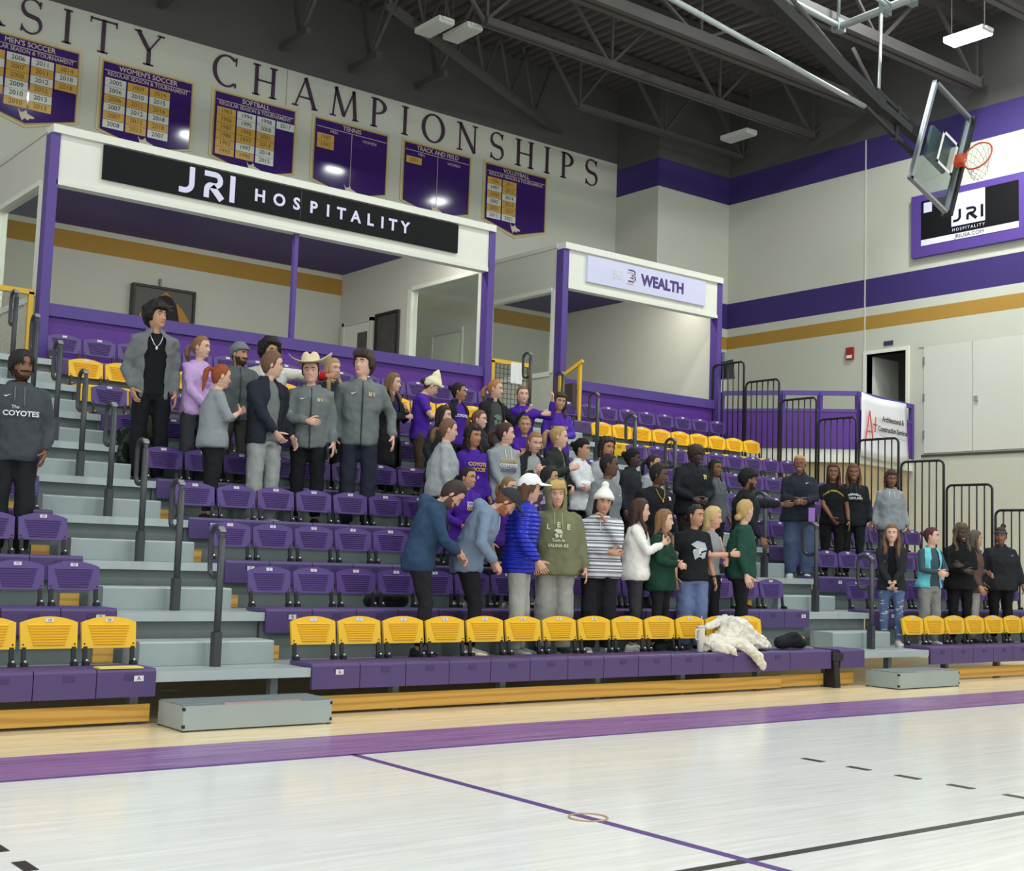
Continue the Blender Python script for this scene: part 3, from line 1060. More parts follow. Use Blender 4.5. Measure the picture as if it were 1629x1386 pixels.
for k in range(3):
    a = k * 2 * pi / 3
    MB().tube([(0, 0, 1.15), (0.32 * cos(a), 0.32 * sin(a), 0)], 0.022, 6).build('leg', BLACK, tr)
MB().tube([(0, 0, 1.0), (0, 0, 1.5)], 0.04, 8).build('centre_column', BLACK, tr)
MB().bar((-0.1, -0.25, 1.52), (0.1, 0.15, 1.55), 0.05).build('pan_head', BLACK, tr)
cb = MB()
for y0, y1 in ((7.0, 8.16), (5.78, 6.98)):
    cb.box((XR - 0.025, y0, 3.98), (XR, y1, 6.28))
cb.box((XR - 0.03, 5.72, 3.9), (XR, 8.22, 3.945), 1)
for y in (8.16, 5.76):
    for z in (4.3, 5.1, 5.9):
        cb.box((XR - 0.045, y - 0.02, z), (XR - 0.02, y + 0.02, z + 0.16), 2)
dcab = struct('door_2', cb, [mat('pale_door_paint', (206, 208, 198), 0.55, var=0.02), mat('dark_gap', (60, 62, 62), 0.6), STEEL_D])
MB().box((XR - 0.07, 6.86, 5.02), (XR - 0.025, 6.94, 5.12)).build('door_handle', CHROME, dcab)
struct('trim_4', MB().box((XR - 0.02, 5.6, 6.28), (XR, 8.3, 6.36)), mat('door_surround_paint', (196, 196, 184), 0.6))
fa = thing('fire_alarm', 'small red fire alarm box on the end wall', 'fire alarm', (XR - 0.06, 10.1, 6.2))
MB().box((0, -0.1, 0), (0.06, 0.1, 0.28)).build('housing', mat('alarm_red', (150, 40, 36), 0.5), fa)
MB().box((-0.01, -0.07, 0.03), (0, 0.07, 0.1)).build('strobe', WHITE, fa)
dg_ = thing('door_sign', 'small dark name plate above the open doorway', 'sign', (XR - 0.02, 9.06, 6.42))
MB().box((0, -0.1, 0), (0.02, 0.14, 0.1)).build('plate', mat('navy_plate', (60, 52, 84), 0.5), dg_)

sn = thing('wall_sign', 'purple framed hospitality sign on the end wall behind the hoop', 'sign', (XR - 0.12, 0, 0))
MB().box((0, 4.3, 8.25), (0.12, 8.43, 9.62)).build('backing_board', PURPLE_T, sn)
MB().box((-0.012, 5.88, 8.61), (0, 8.17, 9.47)).build('black_field', SIGNK, sn)
MB().box((-0.012, 5.88, 8.48), (0, 8.17, 8.61)).build('white_strip', mat('strip_white', (222, 222, 232), 0.35), sn)
MB().box((-0.02, 6.63, 8.77), (-0.012, 7.42, 9.47)).build('white_square', SIGNL, sn)
jri_strokes(0, 0, 0.26, -0.01, 0.0, 0.045, SIGNK, sn, (-0.022, 7.37, 8.86), (0, 0, -pi / 2), (1.25, 1, 1))
text('HOSPITALITY', 0.09, LETW, (-0.018, 7.02, 8.69), ROT_SIDE, sn, 'lettering', spacing=1.5)
text('JRIUSA.COM', 0.11, MATS['grey_print'], (-0.018, 7.0, 8.545), ROT_SIDE, sn, 'lettering', sx=1.15)
MB().box((-0.02, 7.9, 9.2), (-0.012, 8.1, 9.42)).build('corner_tag', SIGNL, sn)

# ------------------------------------------------------------------ basketball hoop folded up sideways under the roof
YH = 3.5
Bc = [(12.35, 9.17), (13.33, 8.87), (12.68, 7.17), (11.68, 7.44)]     # top edge far end, bottom edge far end, bottom edge near end, top edge near end
ux = Vector((Bc[0][0] - Bc[3][0], 0, Bc[0][1] - Bc[3][1])).normalized()      # along the long side
vx = Vector((ux.z, 0, -ux.x)) * -1.0                                            # board "up": to -X
if vx.x > 0:
    vx = -vx
cen = Vector((sum(p[0] for p in Bc) / 4, YH, sum(p[1] for p in Bc) / 4))
hp = thing('basketball_hoop', 'glass basketball backboard with orange rim folded up under the roof', 'basketball hoop', cen)
HM = Matrix(((ux.x, 0, vx.x), (ux.y, 1, vx.y), (ux.z, 0, vx.z)))               # board axes: long, depth, up
L_, Hh = 0.93, 0.54
FRM = mat('backboard_frame', (166, 172, 178), 0.35, metal=0.5)
HGL = bpy.data.materials.new('backboard_glass')
HGL.use_nodes = True
_nt = HGL.node_tree
_nt.nodes.clear()
_o = _nt.nodes.new('ShaderNodeOutputMaterial')
_t = _nt.nodes.new('ShaderNodeBsdfTransparent')
_t.inputs[0].default_value = (0.72, 0.78, 0.78, 1)
_g = _nt.nodes.new('ShaderNodeBsdfGlossy')
_g.inputs['Roughness'].default_value = 0.05
_m = _nt.nodes.new('ShaderNodeMixShader')
_m.inputs[0].default_value = 0.07
_nt.links.new(_t.outputs[0], _m.inputs[1])
_nt.links.new(_g.outputs[0], _m.inputs[2])
_nt.links.new(_m.outputs[0], _o.inputs[0])


def hbox(mb, lo, hi, mi=0):
    return mb.box(lo, hi, mi, HM.to_4x4())


hbox(MB(), (-L_, -0.008, -Hh), (L_, 0.008, Hh)).build('glass_board', HGL, hp)
fm = MB()
for lo, hi in (((-L_, -0.03, Hh - 0.05), (L_, 0.05, Hh)), ((-L_, -0.03, -Hh + 0.0), (L_, 0.05, -Hh + 0.05)), ((-L_, -0.03, -Hh), (-L_ + 0.045, 0.05, Hh)), ((L_ - 0.045, -0.03, -Hh), (L_, 0.05, Hh))):
    hbox(fm, lo, hi)
fm.build('board_frame', FRM, hp)
pd = MB()
hbox(pd, (-L_ - 0.02, -0.08, -Hh - 0.03), (L_ + 0.02, 0.1, -Hh + 0.03))
pd.build('edge_padding', BLACK, hp)
sq = MB()
w2, z0_, z1_ = 0.30, -0.38, 0.06
for lo, hi in (((-w2, -0.012, z1_ - 0.05), (w2, -0.009, z1_)), ((-w2, -0.012, z0_), (w2, -0.009, z0_ + 0.05)), ((-w2, -0.012, z0_), (-w2 + 0.05, -0.009, z1_)), ((w2 - 0.05, -0.012, z0_), (w2, -0.009, z1_))):
    hbox(sq, lo, hi)
sq.build('target_square', WHITE, hp)
ORANGE = mat('rim_orange', (214, 84, 48), 0.4)
rm = MB()
rz = -0.40
hbox(rm, (-0.09, -0.16, rz - 0.07), (0.09, -0.01, rz + 0.05))
rm.tube([HM @ Vector((0.245 * cos(2 * pi * k / 32), -0.40 + 0.245 * sin(2 * pi * k / 32), rz)) for k in range(32)], 0.014, 8, closed=True)
rm.build('rim', ORANGE, hp)
nm = MB()
for k in range(12):
    for s in (-1, 1):
        P = []
        for j in range(6):
            a = 2 * pi * k / 12 + s * j * 0.22
            r = 0.235 - 0.02 * j
            p = HM @ Vector((r * cos(a), -0.40 + r * sin(a), rz))
            P.append(p + Vector((0.012 * j, 0, -0.055 * j)))
        nm.tube(P, 0.006, 4)
nm.build('net', mat('net_cord', (226, 220, 214), 0.8), hp)
mk = MB()
hbox(mk, (-0.28, 0.06, -0.3), (0.28, 0.12, 0.25))
mk.build('mounting_plate', STEEL_D, hp)
ms = thing('hoop_mast', 'dark steel mast and pale pipe frame carrying the folded hoop', 'hoop frame', (0, 0, 0))
MDK = mat('dark_mast', (34, 38, 36), 0.5)
PIPE = mat('pale_pipe', (170, 178, 176), 0.4, metal=0.3)
MB().bar((8.2, YH + 0.28, 9.75), (11.3, YH + 0.28, 8.6), 0.2, 0.18).build('main_mast', MDK, ms)
m2 = MB()
m2.bar((11.1, YH + 0.28, 8.68), (12.75, YH + 0.17, 8.07), 0.14, 0.12)
m2.bar((11.2, YH + 0.28, 8.85), (12.3, YH + 0.25, 8.42), 0.06)
m2.bar((10.95, YH + 0.28, 8.5), (12.2, YH + 0.25, 8.0), 0.06)
m2.bar((11.75, YH + 0.26, 8.7), (11.65, YH + 0.26, 8.15), 0.07)
m2.build('lower_mast', MDK, ms)
MB().tube([(6.5, YH + 0.3, 9.0), (10.95, YH + 0.3, 8.52)], 0.04, 8).build('brace_pipe', PIPE, ms)
p3 = MB()
p3.tube([(9.2, YH + 0.32, 9.75), (11.15, YH + 0.3, 8.72)], 0.035, 8)
p3.tube([(10.9, YH + 0.5, 9.5), (11.25, YH + 0.3, 8.75)], 0.03, 8)
p3.build('stay_rod', TRUSS, ms)
MB().tube([(13.6, 3.6, 11.42), (13.72, 6.6, 11.42)], 0.07, 10).build('pivot_pipe', PIPE, ms)
p4 = MB()
p4.tube([(13.72, 6.45, 11.42), (11.0, 6.35, 11.5)], 0.055, 8)
p4.tube([(13.66, 5.3, 11.42), (11.5, 5.2, 11.6)], 0.055, 8)
p4.tube([(13.68, 5.5, 11.4), (11.35, YH + 0.35, 8.75)], 0.025, 8)
p4.build('frame_pipe', PIPE, ms)
for yy in (6.45, 5.45, 4.9):
    MB().box((13.6, yy - 0.06, 11.32), (13.82, yy + 0.06, 11.55)).build('clamp', STEEL_D, ms)
for q in ((13.68, 6.45), (13.62, 4.0)):
    MB().tube([(q[0], q[1], 11.42), (q[0], q[1], ZC)], 0.03, 6).build('drop_rod', STEEL_D, ms)
# ------------------------------------------------------------------ the stand: nine stepped rows
RISE, RUN, Y1 = 0.4375, 0.92, 2.0
PITCH_S = 0.495
A1 = (-0.65, 0.745)      # stair aisle under the wide booth's outer post
A2 = (8.66, 10.0)        # stair aisle between the two booths
XL, XE = -6.2, 14.52
WOOD = mat('oak_board', (206, 150, 70), 0.5, var=0.1, vscale=1.2)
_nt = WOOD.node_tree
_b = _nt.nodes['Principled BSDF']
_tc = _nt.nodes.new('ShaderNodeTexCoord')
_mp = _nt.nodes.new('ShaderNodeMapping')
_mp.inputs['Scale'].default_value = (0.45, 3.0, 3.4)
_wv = _nt.nodes.new('ShaderNodeTexWave')
_wv.bands_direction = 'Z'
_wv.inputs['Scale'].default_value = 1.1
_wv.inputs['Distortion'].default_value = 9.0
_wv.inputs['Detail'].default_value = 3.0
_wv.inputs['Detail Scale'].default_value = 0.7
_rp = _nt.nodes.new('ShaderNodeValToRGB')
_rp.color_ramp.elements[0].color = lin((196, 146, 62))
_rp.color_ramp.elements[1].color = lin((220, 172, 82))
_rp.color_ramp.elements[1].position = 0.55
_nt.links.new(_tc.outputs['Object'], _mp.inputs[0])
_nt.links.new(_mp.outputs[0], _wv.inputs['Vector'])
_nt.links.new(_wv.outputs[0], _rp.inputs[0])
_nt.links.new(_rp.outputs[0], _b.inputs['Base Color'])


RISER = mat('riser_grey', (104, 114, 114), 0.6, var=0.08, vscale=2)


def yrow(n):
    return Y1 + RUN * (n - 1)


def zdeck(n):
    return 0.42 + RISE * (n - 1)


def zbench(n):
    return 0.46 + RISE * (n - 1)


for n in range(1, 10):
    y, z = yrow(n), zdeck(n)
    depth = 1.02 if n < 9 else 0.42 + 7.0 * 0
    t = thing('bleacher_row', 'grey steel stepped deck, %s row up from the court floor' % ORD[n - 1], 'bleacher row', (0, 0, 0), group='telescopic bleacher rows')
    yb = y + 0.98 if n < 9 else YF - 0.03
    MB().box((XL, y + 0.05, z - 0.03), (XE, yb, z)).build('deck', STEEL, t)
    for a, b in (A1, A2):
        MB().box((a - 0.02, y + 0.02, z - 0.075), (b + 0.02, y + 0.06, z + 0.004)).build('nosing', mat('pale_steel_nosing', (176, 188, 188), 0.45, metal=0.15, var=0.06), t)
    if n > 1:
        for a, b in ((XL, A1[0]), (A1[1], A2[0]), (A2[1], XE)):
            MB().box((a, y + 0.07, z - RISE), (b, y + 0.1, z - 0.03)).build('riser_board', RISER, t)
        for a in (A1[0] - 0.2, A1[1] + 0.02, A2[0] - 0.2, A2[1] + 0.02):
            MB().box((a, y + 0.045, z - RISE + 0.005), (a + 0.18, y + 0.069, z - RISE + 0.13)).build('end_board', WOOD, t)
        for a, b in (A1, A2):
            MB().box((a, y + 0.12, z - RISE), (b, y + 0.15, z - 0.03)).build('aisle_riser', STEEL_D, t)
    else:
        for a, b in ((XL, A1[0] - 0.02), (A1[1] + 0.15, 7.16), (7.23, 8.02), (8.17, 8.62), (A2[1] + 0.02, XE)):
            off = 0.1 if a < 7.2 or a > 9 else 0.16
            MB().box((a, y + off, 0.025), (b, y + off + 0.04, 0.165)).build('kick_board', WOOD, t)
        xx = -5.9
        while xx < XE:
            MB().box((xx, y + 0.16, 0.0), (xx + 0.07, y + 0.24, z - 0.03)).build('support_leg', STEEL_D, t)
            xx += 1.27

# dark steel joint post between two banks of the first row
jp = MB()
jp.prism([(1.98, 0.0), (2.16, 0.0), (2.12, 0.44), (2.02, 0.44)], 8.03, 8.13, 'x')
jp.box((7.99, 1.99, 0.33), (8.19, 2.1, 0.42))
tag(jp.build('joint_post', BLACK), 'black steel joint post between two sections of the lowest bench', 'post')

# ------------------------------------------------------------------ seats
SEAT = {}


def seat_parts(bench, back, key):
    if key in SEAT:
        return SEAT[key]
    w = PITCH_S / 2 - 0.004
    b = MB()
    prof = [(0.0, -0.225), (0.0, -0.025), (0.008, -0.008), (0.025, 0.0), (0.42, 0.0), (0.42, -0.035), (0.04, -0.035), (0.035, -0.225)]
    b.prism(prof, -w, w, 'x', 0)
    b.box((-0.02, -0.004, -0.09), (0.07, 0.0, -0.045), 1)  # handle slot as a flat patch, its shade painted in a darker tone
    me_b = b.mesh('seat', [bench, mat('bench_slot_shade', (66, 50, 100), 0.6) if bench is BENCH_P else mat('bench_slot_shade_gold', (190, 140, 30), 0.6)])
    # backrest: crowned panel, leaning back, with ribs
    k = MB()
    hw = 0.232
    Mt = Matrix.Translation((0, 0.435, 0.135)) @ Matrix.Rotation(radians(-9), 4, 'X')
    top = [(hw * (1 - 2 * i / 12.0), 0.0) for i in range(13)]
    poly = [(-hw + 0.005, 0.0), (hw - 0.005, 0.0)] + [(hw * (1 - 2 * i / 12.0), 0.212 + 0.048 * (1 - (1 - 2 * i / 12.0) ** 2)) for i in range(13)]
    tmp = MB()
    tmp.prism(poly, -0.014, 0.014, 'y', 0)
    for i in range(8):
        zr = 0.03 + i * 0.022
        wr_ = hw * (0.55 + 0.028 * i)
        tmp.prism([(-0.0135, zr), (-0.0265, zr + 0.001), (-0.0265, zr + 0.005), (-0.0135, zr + 0.0135)], -wr_, wr_, 'x', 0)
    for sx in (-1, 1):
        tmp.ball((sx * (hw - 0.025), -0.014, 0.035), 0.008, 1, 6, 4)
    k.add([Mt @ Vector(p) for p in tmp.v], tmp.f, tmp.m)
    me_k = k.mesh('backrest', [back, BLACK])
    g = MB()
    g.bar((0, 0.41, 0.0), (0, 0.432, 0.15), 0.035, 0.02, 0, (0, 1, 0))
    g.box((-0.022, 0.355, 0.0), (0.022, 0.43, 0.03), 0)
    g.ball((0, 0.37, 0.04), 0.014, 1, 6, 4)
    me_g = g.mesh('bracket', [BLACK, CHROME])
    p = MB()
    tmp = MB()
    tmp.box((-0.033, -0.02, 0.213), (0.033, -0.0135, 0.243), 0)
    p.add([Mt @ Vector(q) for q in tmp.v], tmp.f, tmp.m)
    me_p = p.mesh('number_plate', [PLATE])
    SEAT[key] = (me_b, me_k, me_g, me_p, Mt)
    return SEAT[key]


def stadium_seat(x, n, num, bench, back, key, label, group, has_back=True, digits=False):
    me_b, me_k, me_g, me_p, Mt = seat_parts(bench, back, key)
    t = thing('stadium_seat', label, 'seat', (x, yrow(n), zbench(n)), group=group)
    link(bpy.data.objects.new('seat', me_b), t)
    if has_back:
        link(bpy.data.objects.new('backrest', me_k), t)
        for sx in (-1, 1):
            link(bpy.data.objects.new('bracket', me_g), t, (sx * 0.2, 0, 0))
        pl = link(bpy.data.objects.new('number_plate', me_p), t)
        if digits:
            o = link(bpy.data.objects.new('number', text_mesh(str(num), 0.03, INK, extr=0.0005)), pl)
            o.matrix_local = Mt @ Matrix.Translation((0, -0.021, 0.228)) @ Matrix.Rotation(pi / 2, 4, 'X')
    return t


def colours(n):
    if n == 1:
        return BENCH_P, YELLOW_P, 'y1', 'yellow backed'
    if n == 8:
        return YELLOW_P, YELLOW_P, 'y8', 'yellow'
    return BENCH_P, PURPLE_P, 'p', 'purple'


def row_letter_plate(x, n, label):
    o = MB().box((-0.04, -0.004, -0.1), (0.04, 0.0, -0.055)).build('row_plate', PLATE, None, (x, yrow(n) - 0.0005, zbench(n)))
    tag(o, label, 'row plate')
    text('ABCDEFGHI'[n - 1], 0.045, INK, (0, -0.005, -0.078), ROT_FRONT, o, 'lettering', extr=0.0005)


for n in range(1, 10):
    bc, kc, key, cn = colours(n)
    for i in range(16):
        x = A1[1] + 0.02 + PITCH_S * (i + 0.5)
        if n == 1 and i >= 13:
            continue
        stadium_seat(x, n, i + 1, bc, kc, key, '%s seat below the wide booth, %s row up, %s from the yellow-fenced aisle' % (cn, ORD[n - 1], ORD[i]),
                     'seats of the wide booth block, %s row' % ORD[n - 1], True, n <= 4)
    for i in range(9):
        x = A2[1] + 0.03 + PITCH_S * (i + 0.5)
        stadium_seat(x, n, i + 1, bc, kc, key, '%s seat below the narrow booth, %s row up, %s from the guard rails' % (cn, ORD[n - 1], ORD[8 - i]),
                     'seats of the narrow booth block, %s row' % ORD[n - 1], True, n <= 2)
    if n <= 5:
        for i in range(5 if n < 4 else 3):
            x = A1[0] - 0.02 - PITCH_S * (i + 0.5)
            stadium_seat(x, n, 20 - i, bc, kc, key, '%s seat across the yellow-fenced aisle, %s row up, %s from its steps' % (cn, ORD[n - 1], ORD[i]),
                         'seats across the yellow-fenced aisle, %s row' % ORD[n - 1], True, n <= 4)
# the stretch of lowest bench without backrests
for xa, xb, nm in ((7.22, 7.98, 'beside the joint post on the yellow seat side'), (8.16, 8.64, 'between the joint post and the narrow aisle step')):
    y, z = yrow(1) + 0.012, zbench(1)
    o = MB().prism([(y, z - 0.225), (y, z - 0.02), (y + 0.02, z), (y + 0.42, z), (y + 0.42, z - 0.035), (y + 0.04, z - 0.035), (y + 0.035, z - 0.225)], xa, xb, 'x').build('bench_section', BENCH_P)
    tag(o, 'plain purple bench section without a backrest ' + nm, 'bench')
for n in range(1, 6):
    row_letter_plate(A1[1] + 0.3, n, 'small white row plate on the %s bench up below the wide booth' % ORD[n - 1])
    if n < 4:
        row_letter_plate(A1[0] - 0.07 - 0.1, n, 'small white row plate on the %s bench up across the yellow-fenced aisle' % ORD[n - 1])
for n in range(2, 4):
    row_letter_plate(A2[0] - 0.1, n, 'small white row plate ending the %s bench up at the narrow booth aisle' % ORD[n - 1])
    row_letter_plate(A2[1] + 0.5, n, 'small white row plate on the %s bench up below the narrow booth' % ORD[n - 1])

# ------------------------------------------------------------------ aisle steps and handrails
AN = {0: 'yellow-fenced', 1: 'narrow booth'}
for ai, (a, b) in enumerate((A1, A2)):
    for n in range(1, 9):
        y, z = yrow(n + 1), zdeck(n)
        t = MB()
        t.prism([(y - 0.36, 0.002), (y - 0.36, 0.195), (y - 0.345, 0.21), (y + 0.01, 0.21), (y + 0.01, 0.002)], a + 0.05, b - 0.07, 'x', 0)
        o = t.build('aisle_step', STEEL, None, (0, 0, z))
        tag(o, 'grey half step in the %s aisle, on the %s deck up' % (AN[ai], ORD[n - 1]), 'step', 'half steps of the %s aisle' % AN[ai])
    # floor step box
    y0, y1, x0, x1 = 1.53, 2.02, a + 0.02, b - 0.04
    t = thing('floor_step', 'low grey metal step box on the court floor at the %s aisle' % AN[ai], 'step')
    MB().box((x0, y0, 0.012), (x1, y1, 0.2)).build('body', STEEL, t)
    tp = MB()
    for k in range(5):
        tp.box((x0, y0 + 0.02 + k * 0.095, 0.2), (x1, y0 + 0.085 + k * 0.095, 0.212))
    tp.build('tread_strip', STEEL_D, t)
    MB().box((x0 + 0.35, y0 + 0.005, 0.2), (x1 - 0.3, y0 + 0.018, 0.2135)).build('edge_tape', mat('faded_pink_tape', (178, 150, 152), 0.6), t)
    ft = MB()
    for xx in (x0, x1 - 0.03):
        for yy in (y0, y1 - 0.03):
            ft.box((xx, yy, 0), (xx + 0.03, yy + 0.03, 0.012))
    ft.build('rubber_foot', BLACK, t)
    cap = MB()
    for xx in (x0 - 0.004, x1 - 0.016):
        for zz in (0.03, 0.165):
            cap.box((xx, y0 - 0.004, zz), (xx + 0.02, y0 + 0.02, zz + 0.025))
    cap.build('corner_cap', BLACK, t)

rail0 = None


def handrail(x, n, label, grp):
    global rail0
    if rail0 is None:
        t = thing('handrail', label, 'handrail', group=grp)
        MB().tube([(0, 0.0, 0), (0, 0.0, 1.12)], 0.032, 10).build('post', RAIL, t)
        P = [(0, 0, 1.08)]
        for k in range(13):
            a = pi * k / 12
            P.append((0, 0.11 - 0.11 * cos(a), 1.12 + 0.1 * sin(a)))
        P += [(0, 0.22, 0.95), (0, 0.215, 0.86)]
        for k in range(1, 9):
            a = pi * k / 8
            P.append((0, 0.11 + 0.105 * cos(a), 0.84 - 0.07 * sin(a)))
        MB().tube(P, 0.024, 8).build('loop', RAIL, t)
        MB().box((-0.034, -0.036, 0), (0.034, 0.05, 0.3)).build('base_sleeve', RAIL, t)
        lb = MB()
        for k in range(3):
            lb.box((-0.026, -0.02 + k * 0.02, 1.175 + 0.012 * k), (0.026, -0.008 + k * 0.02, 1.195 + 0.014 * k))
        lb.build('tape_mark', mat('silver_tape', (150, 150, 155), 0.4), t)
        rail0 = t
    else:
        t = copy_tree(rail0)
    t['label'], t['group'] = label, grp
    t.location = (x, yrow(n) + 0.42, zdeck(n))
    return t


for ai, xx in enumerate((0.04, 9.33)):
    for n in range(1, 10):
        handrail(xx, n, 'dark looped handrail in the %s aisle on the %s deck up' % (AN[ai], ORD[n - 1]), 'handrails of the %s aisle' % AN[ai])

# guard rails closing the stand's end
gr0 = None
for n in range(1, 10):
    lb_ = 'black picket guard rail at the stand end beside the %s row' % ORD[n - 1]
    if gr0 is None:
        t = thing('guard_rail', lb_, 'guard rail', group='picket guard rails at the stand end')
        P = [(0, 0.02, -0.02), (0, 0.02, 1.55)]
        for k in range(1, 7):
            a = pi / 2 * k / 6
            P.append((0, 0.12 - 0.1 * cos(a), 1.55 + 0.1 * sin(a)))
        for k in range(0, 7):
            a = pi / 2 * k / 6
            P.append((0, 0.78 + 0.1 * sin(a), 1.55 + 0.1 * cos(a)))
        P += [(0, 0.88, -0.02)]
        MB().tube(P, 0.022, 8).build('frame', BLACK, t)
        for k in range(1, 6):
            MB().tube([(0, 0.02 + 0.143 * k, -0.02), (0, 0.02 + 0.143 * k, 1.645)], 0.013, 6).build('picket', BLACK, t)
        MB().tube([(0, 0.02, 0.0), (0, 0.88, 0.0)], 0.018, 6).build('bottom_rail', BLACK, t)
        gr0 = t
    else:
        t = copy_tree(gr0)
    t['label'] = lb_
    t.location = (14.56, yrow(n) + 0.03, zdeck(n))
# ------------------------------------------------------------------ people
# reference figure 1.75 m tall, facing -Y; side 'a' is its right arm (at -X), side 'b' its left arm (at +X)
WR = bpy.data.textures.new('cloth_folds', 'CLOUDS')
WR.noise_scale = 0.13
WR.noise_depth = 2
CURL = bpy.data.textures.new('curls', 'CLOUDS')
CURL.noise_scale = 0.035
CURL.noise_depth = 1


def smooth01(x):
    x = max(0.0, min(1.0, x))
    return x * x * (3 - 2 * x)


def lerp_table(tab, z):
    """tab: rows (z, a, b, ...) with z falling; linear with smooth ends"""
    if z >= tab[0][0]:
        return tab[0][1:]
    for r0, r1 in zip(tab, tab[1:]):
        if z >= r1[0]:
            f = (r0[0] - z) / (r0[0] - r1[0])
            return tuple(p + (q - p) * f for p, q in zip(r0[1:], r1[1:]))
    return tab[-1][1:]


# head outline: height above the chin, half width, front depth, back depth
HEAD = [(0.236, 0.012, 0.014, 0.016), (0.229, 0.036, 0.040, 0.044), (0.214, 0.056, 0.064, 0.070), (0.19, 0.070, 0.083, 0.090), (0.165, 0.076, 0.091, 0.099),
        (0.14, 0.078, 0.094, 0.102), (0.115, 0.077, 0.092, 0.101), (0.09, 0.074, 0.091, 0.094), (0.065, 0.068, 0.090, 0.082), (0.045, 0.061, 0.088, 0.070),
        (0.025, 0.053, 0.085, 0.060), (0.01, 0.044, 0.081, 0.055), (-0.002, 0.036, 0.066, 0.053), (-0.016, 0.046, 0.044, 0.054), (-0.04, 0.052, 0.047, 0.058),
        (-0.07, 0.054, 0.050, 0.062), (-0.10, 0.064, 0.055, 0.066), (-0.13, 0.10, 0.062, 0.072), (-0.16, 0.13, 0.07, 0.078)]
CHIN_Z = 1.514


def head_point(z, th, fem):
    """local point of the head at height z above the chin, angle th (0 = front)"""
    a, bf, bb = lerp_table(HEAD, z)
    if fem and z < 0.05:
        k = 0.93 if z > 0 else 0.86
        a *= k
    c, s = cos(th), sin(th)
    x = a * (abs(s) ** 0.9) * (1 if s >= 0 else -1)
    y = -bf * c if c > 0 else -bb * c
    if c > 0 and z > -0.01:
        def g(cx, cz, sx, sz):
            return exp(-((x - cx) / sx) ** 2 - ((z - cz) / sz) ** 2)
        nose = 0.024 * exp(-(x / 0.012) ** 2) * (max(0.0, 1 - abs(z - 0.078) / 0.05) if z > 0.078 else max(0.0, 1 - (0.078 - z) / 0.014))
        d = nose + 0.006 * g(-0.016, 0.074, 0.009, 0.008) + 0.006 * g(0.016, 0.074, 0.009, 0.008)
        d -= 0.010 * g(-0.031, 0.117, 0.019, 0.013) + 0.010 * g(0.031, 0.117, 0.019, 0.013)
        d += 0.005 * g(-0.030, 0.137, 0.026, 0.009) + 0.005 * g(0.030, 0.137, 0.026, 0.009)
        d += 0.006 * g(0, 0.052, 0.022, 0.006) + 0.006 * g(0, 0.041, 0.019, 0.006) - 0.004 * g(0, 0.0465, 0.024, 0.003)
        d += 0.006 * g(0, 0.014, 0.02, 0.014) + 0.004 * g(-0.046, 0.088, 0.02, 0.02) + 0.004 * g(0.046, 0.088, 0.02, 0.02)
        y -= d
    return Vector((x, y, z))


def ik(S, W, l1, l2, hint):
    d = W - S
    L = d.length
    mx = (l1 + l2) * 0.998
    if L > mx:
        W = S + d * (mx / L)
        d = W - S
        L = mx
    u = d.normalized()
    c = (l1 * l1 - l2 * l2 + L * L) / (2 * L)
    hgt = sqrt(max(0.0, l1 * l1 - c * c))
    p = Vector(hint) - u * u.dot(Vector(hint))
    p = p.normalized() if p.length > 1e-6 else u.orthogonal().normalized()
    return S + u * c + p * hgt, W


# arm presets: wrist (out from centre line, forward, height), elbow hint (out, forward, up), finger curl, palm
ARMS = {
    'down': ((0.228, 0.06, 0.88), (0.25, -1, 0), 0.35),
    'downf': ((0.225, 0.15, 0.90), (0.3, -1, 0), 0.4),
    'pocket': ((0.205, 0.08, 0.90), (0.6, -0.9, 0), 0.5),
    'pouch': ((0.11, 0.185, 1.03), (1.0, -0.4, -0.3), 0.6),
    'clasp': ((0.03, 0.215, 0.93), (1.0, -0.5, 0), 0.75),
    'belly': ((0.035, 0.245, 1.10), (1.0, -0.4, -0.6), 0.75),
    'chest': ((0.05, 0.25, 1.25), (0.7, -0.1, -1), 0.8),
    'cross': ((-0.07, 0.225, 1.17), (0.8, 0.1, -1), 0.6),
    'cross2': ((-0.05, 0.20, 1.11), (0.8, 0.1, -1), 0.6),
    'chin': ((0.0, 0.20, 1.44), (0.5, 0.15, -1), 0.7),
    'phone': ((0.06, 0.30, 1.27), (0.6, -0.2, -1), 0.7),
    'fist': ((0.02, 0.34, 1.20), (0.8, -0.1, -0.8), 1.1),
    'hips': ((0.22, 0.02, 1.02), (1, -0.6, 0), 0.6),
    'back': ((0.10, -0.17, 0.98), (1, -0.6, 0), 0.6),
}


def skin_mat(c):
    m = mat('skin_%d_%d_%d' % tuple(c), c, 0.55, var=0.05, vscale=9)
    m.node_tree.nodes['Principled BSDF'].inputs['Subsurface Weight'].default_value = 0.0
    return m


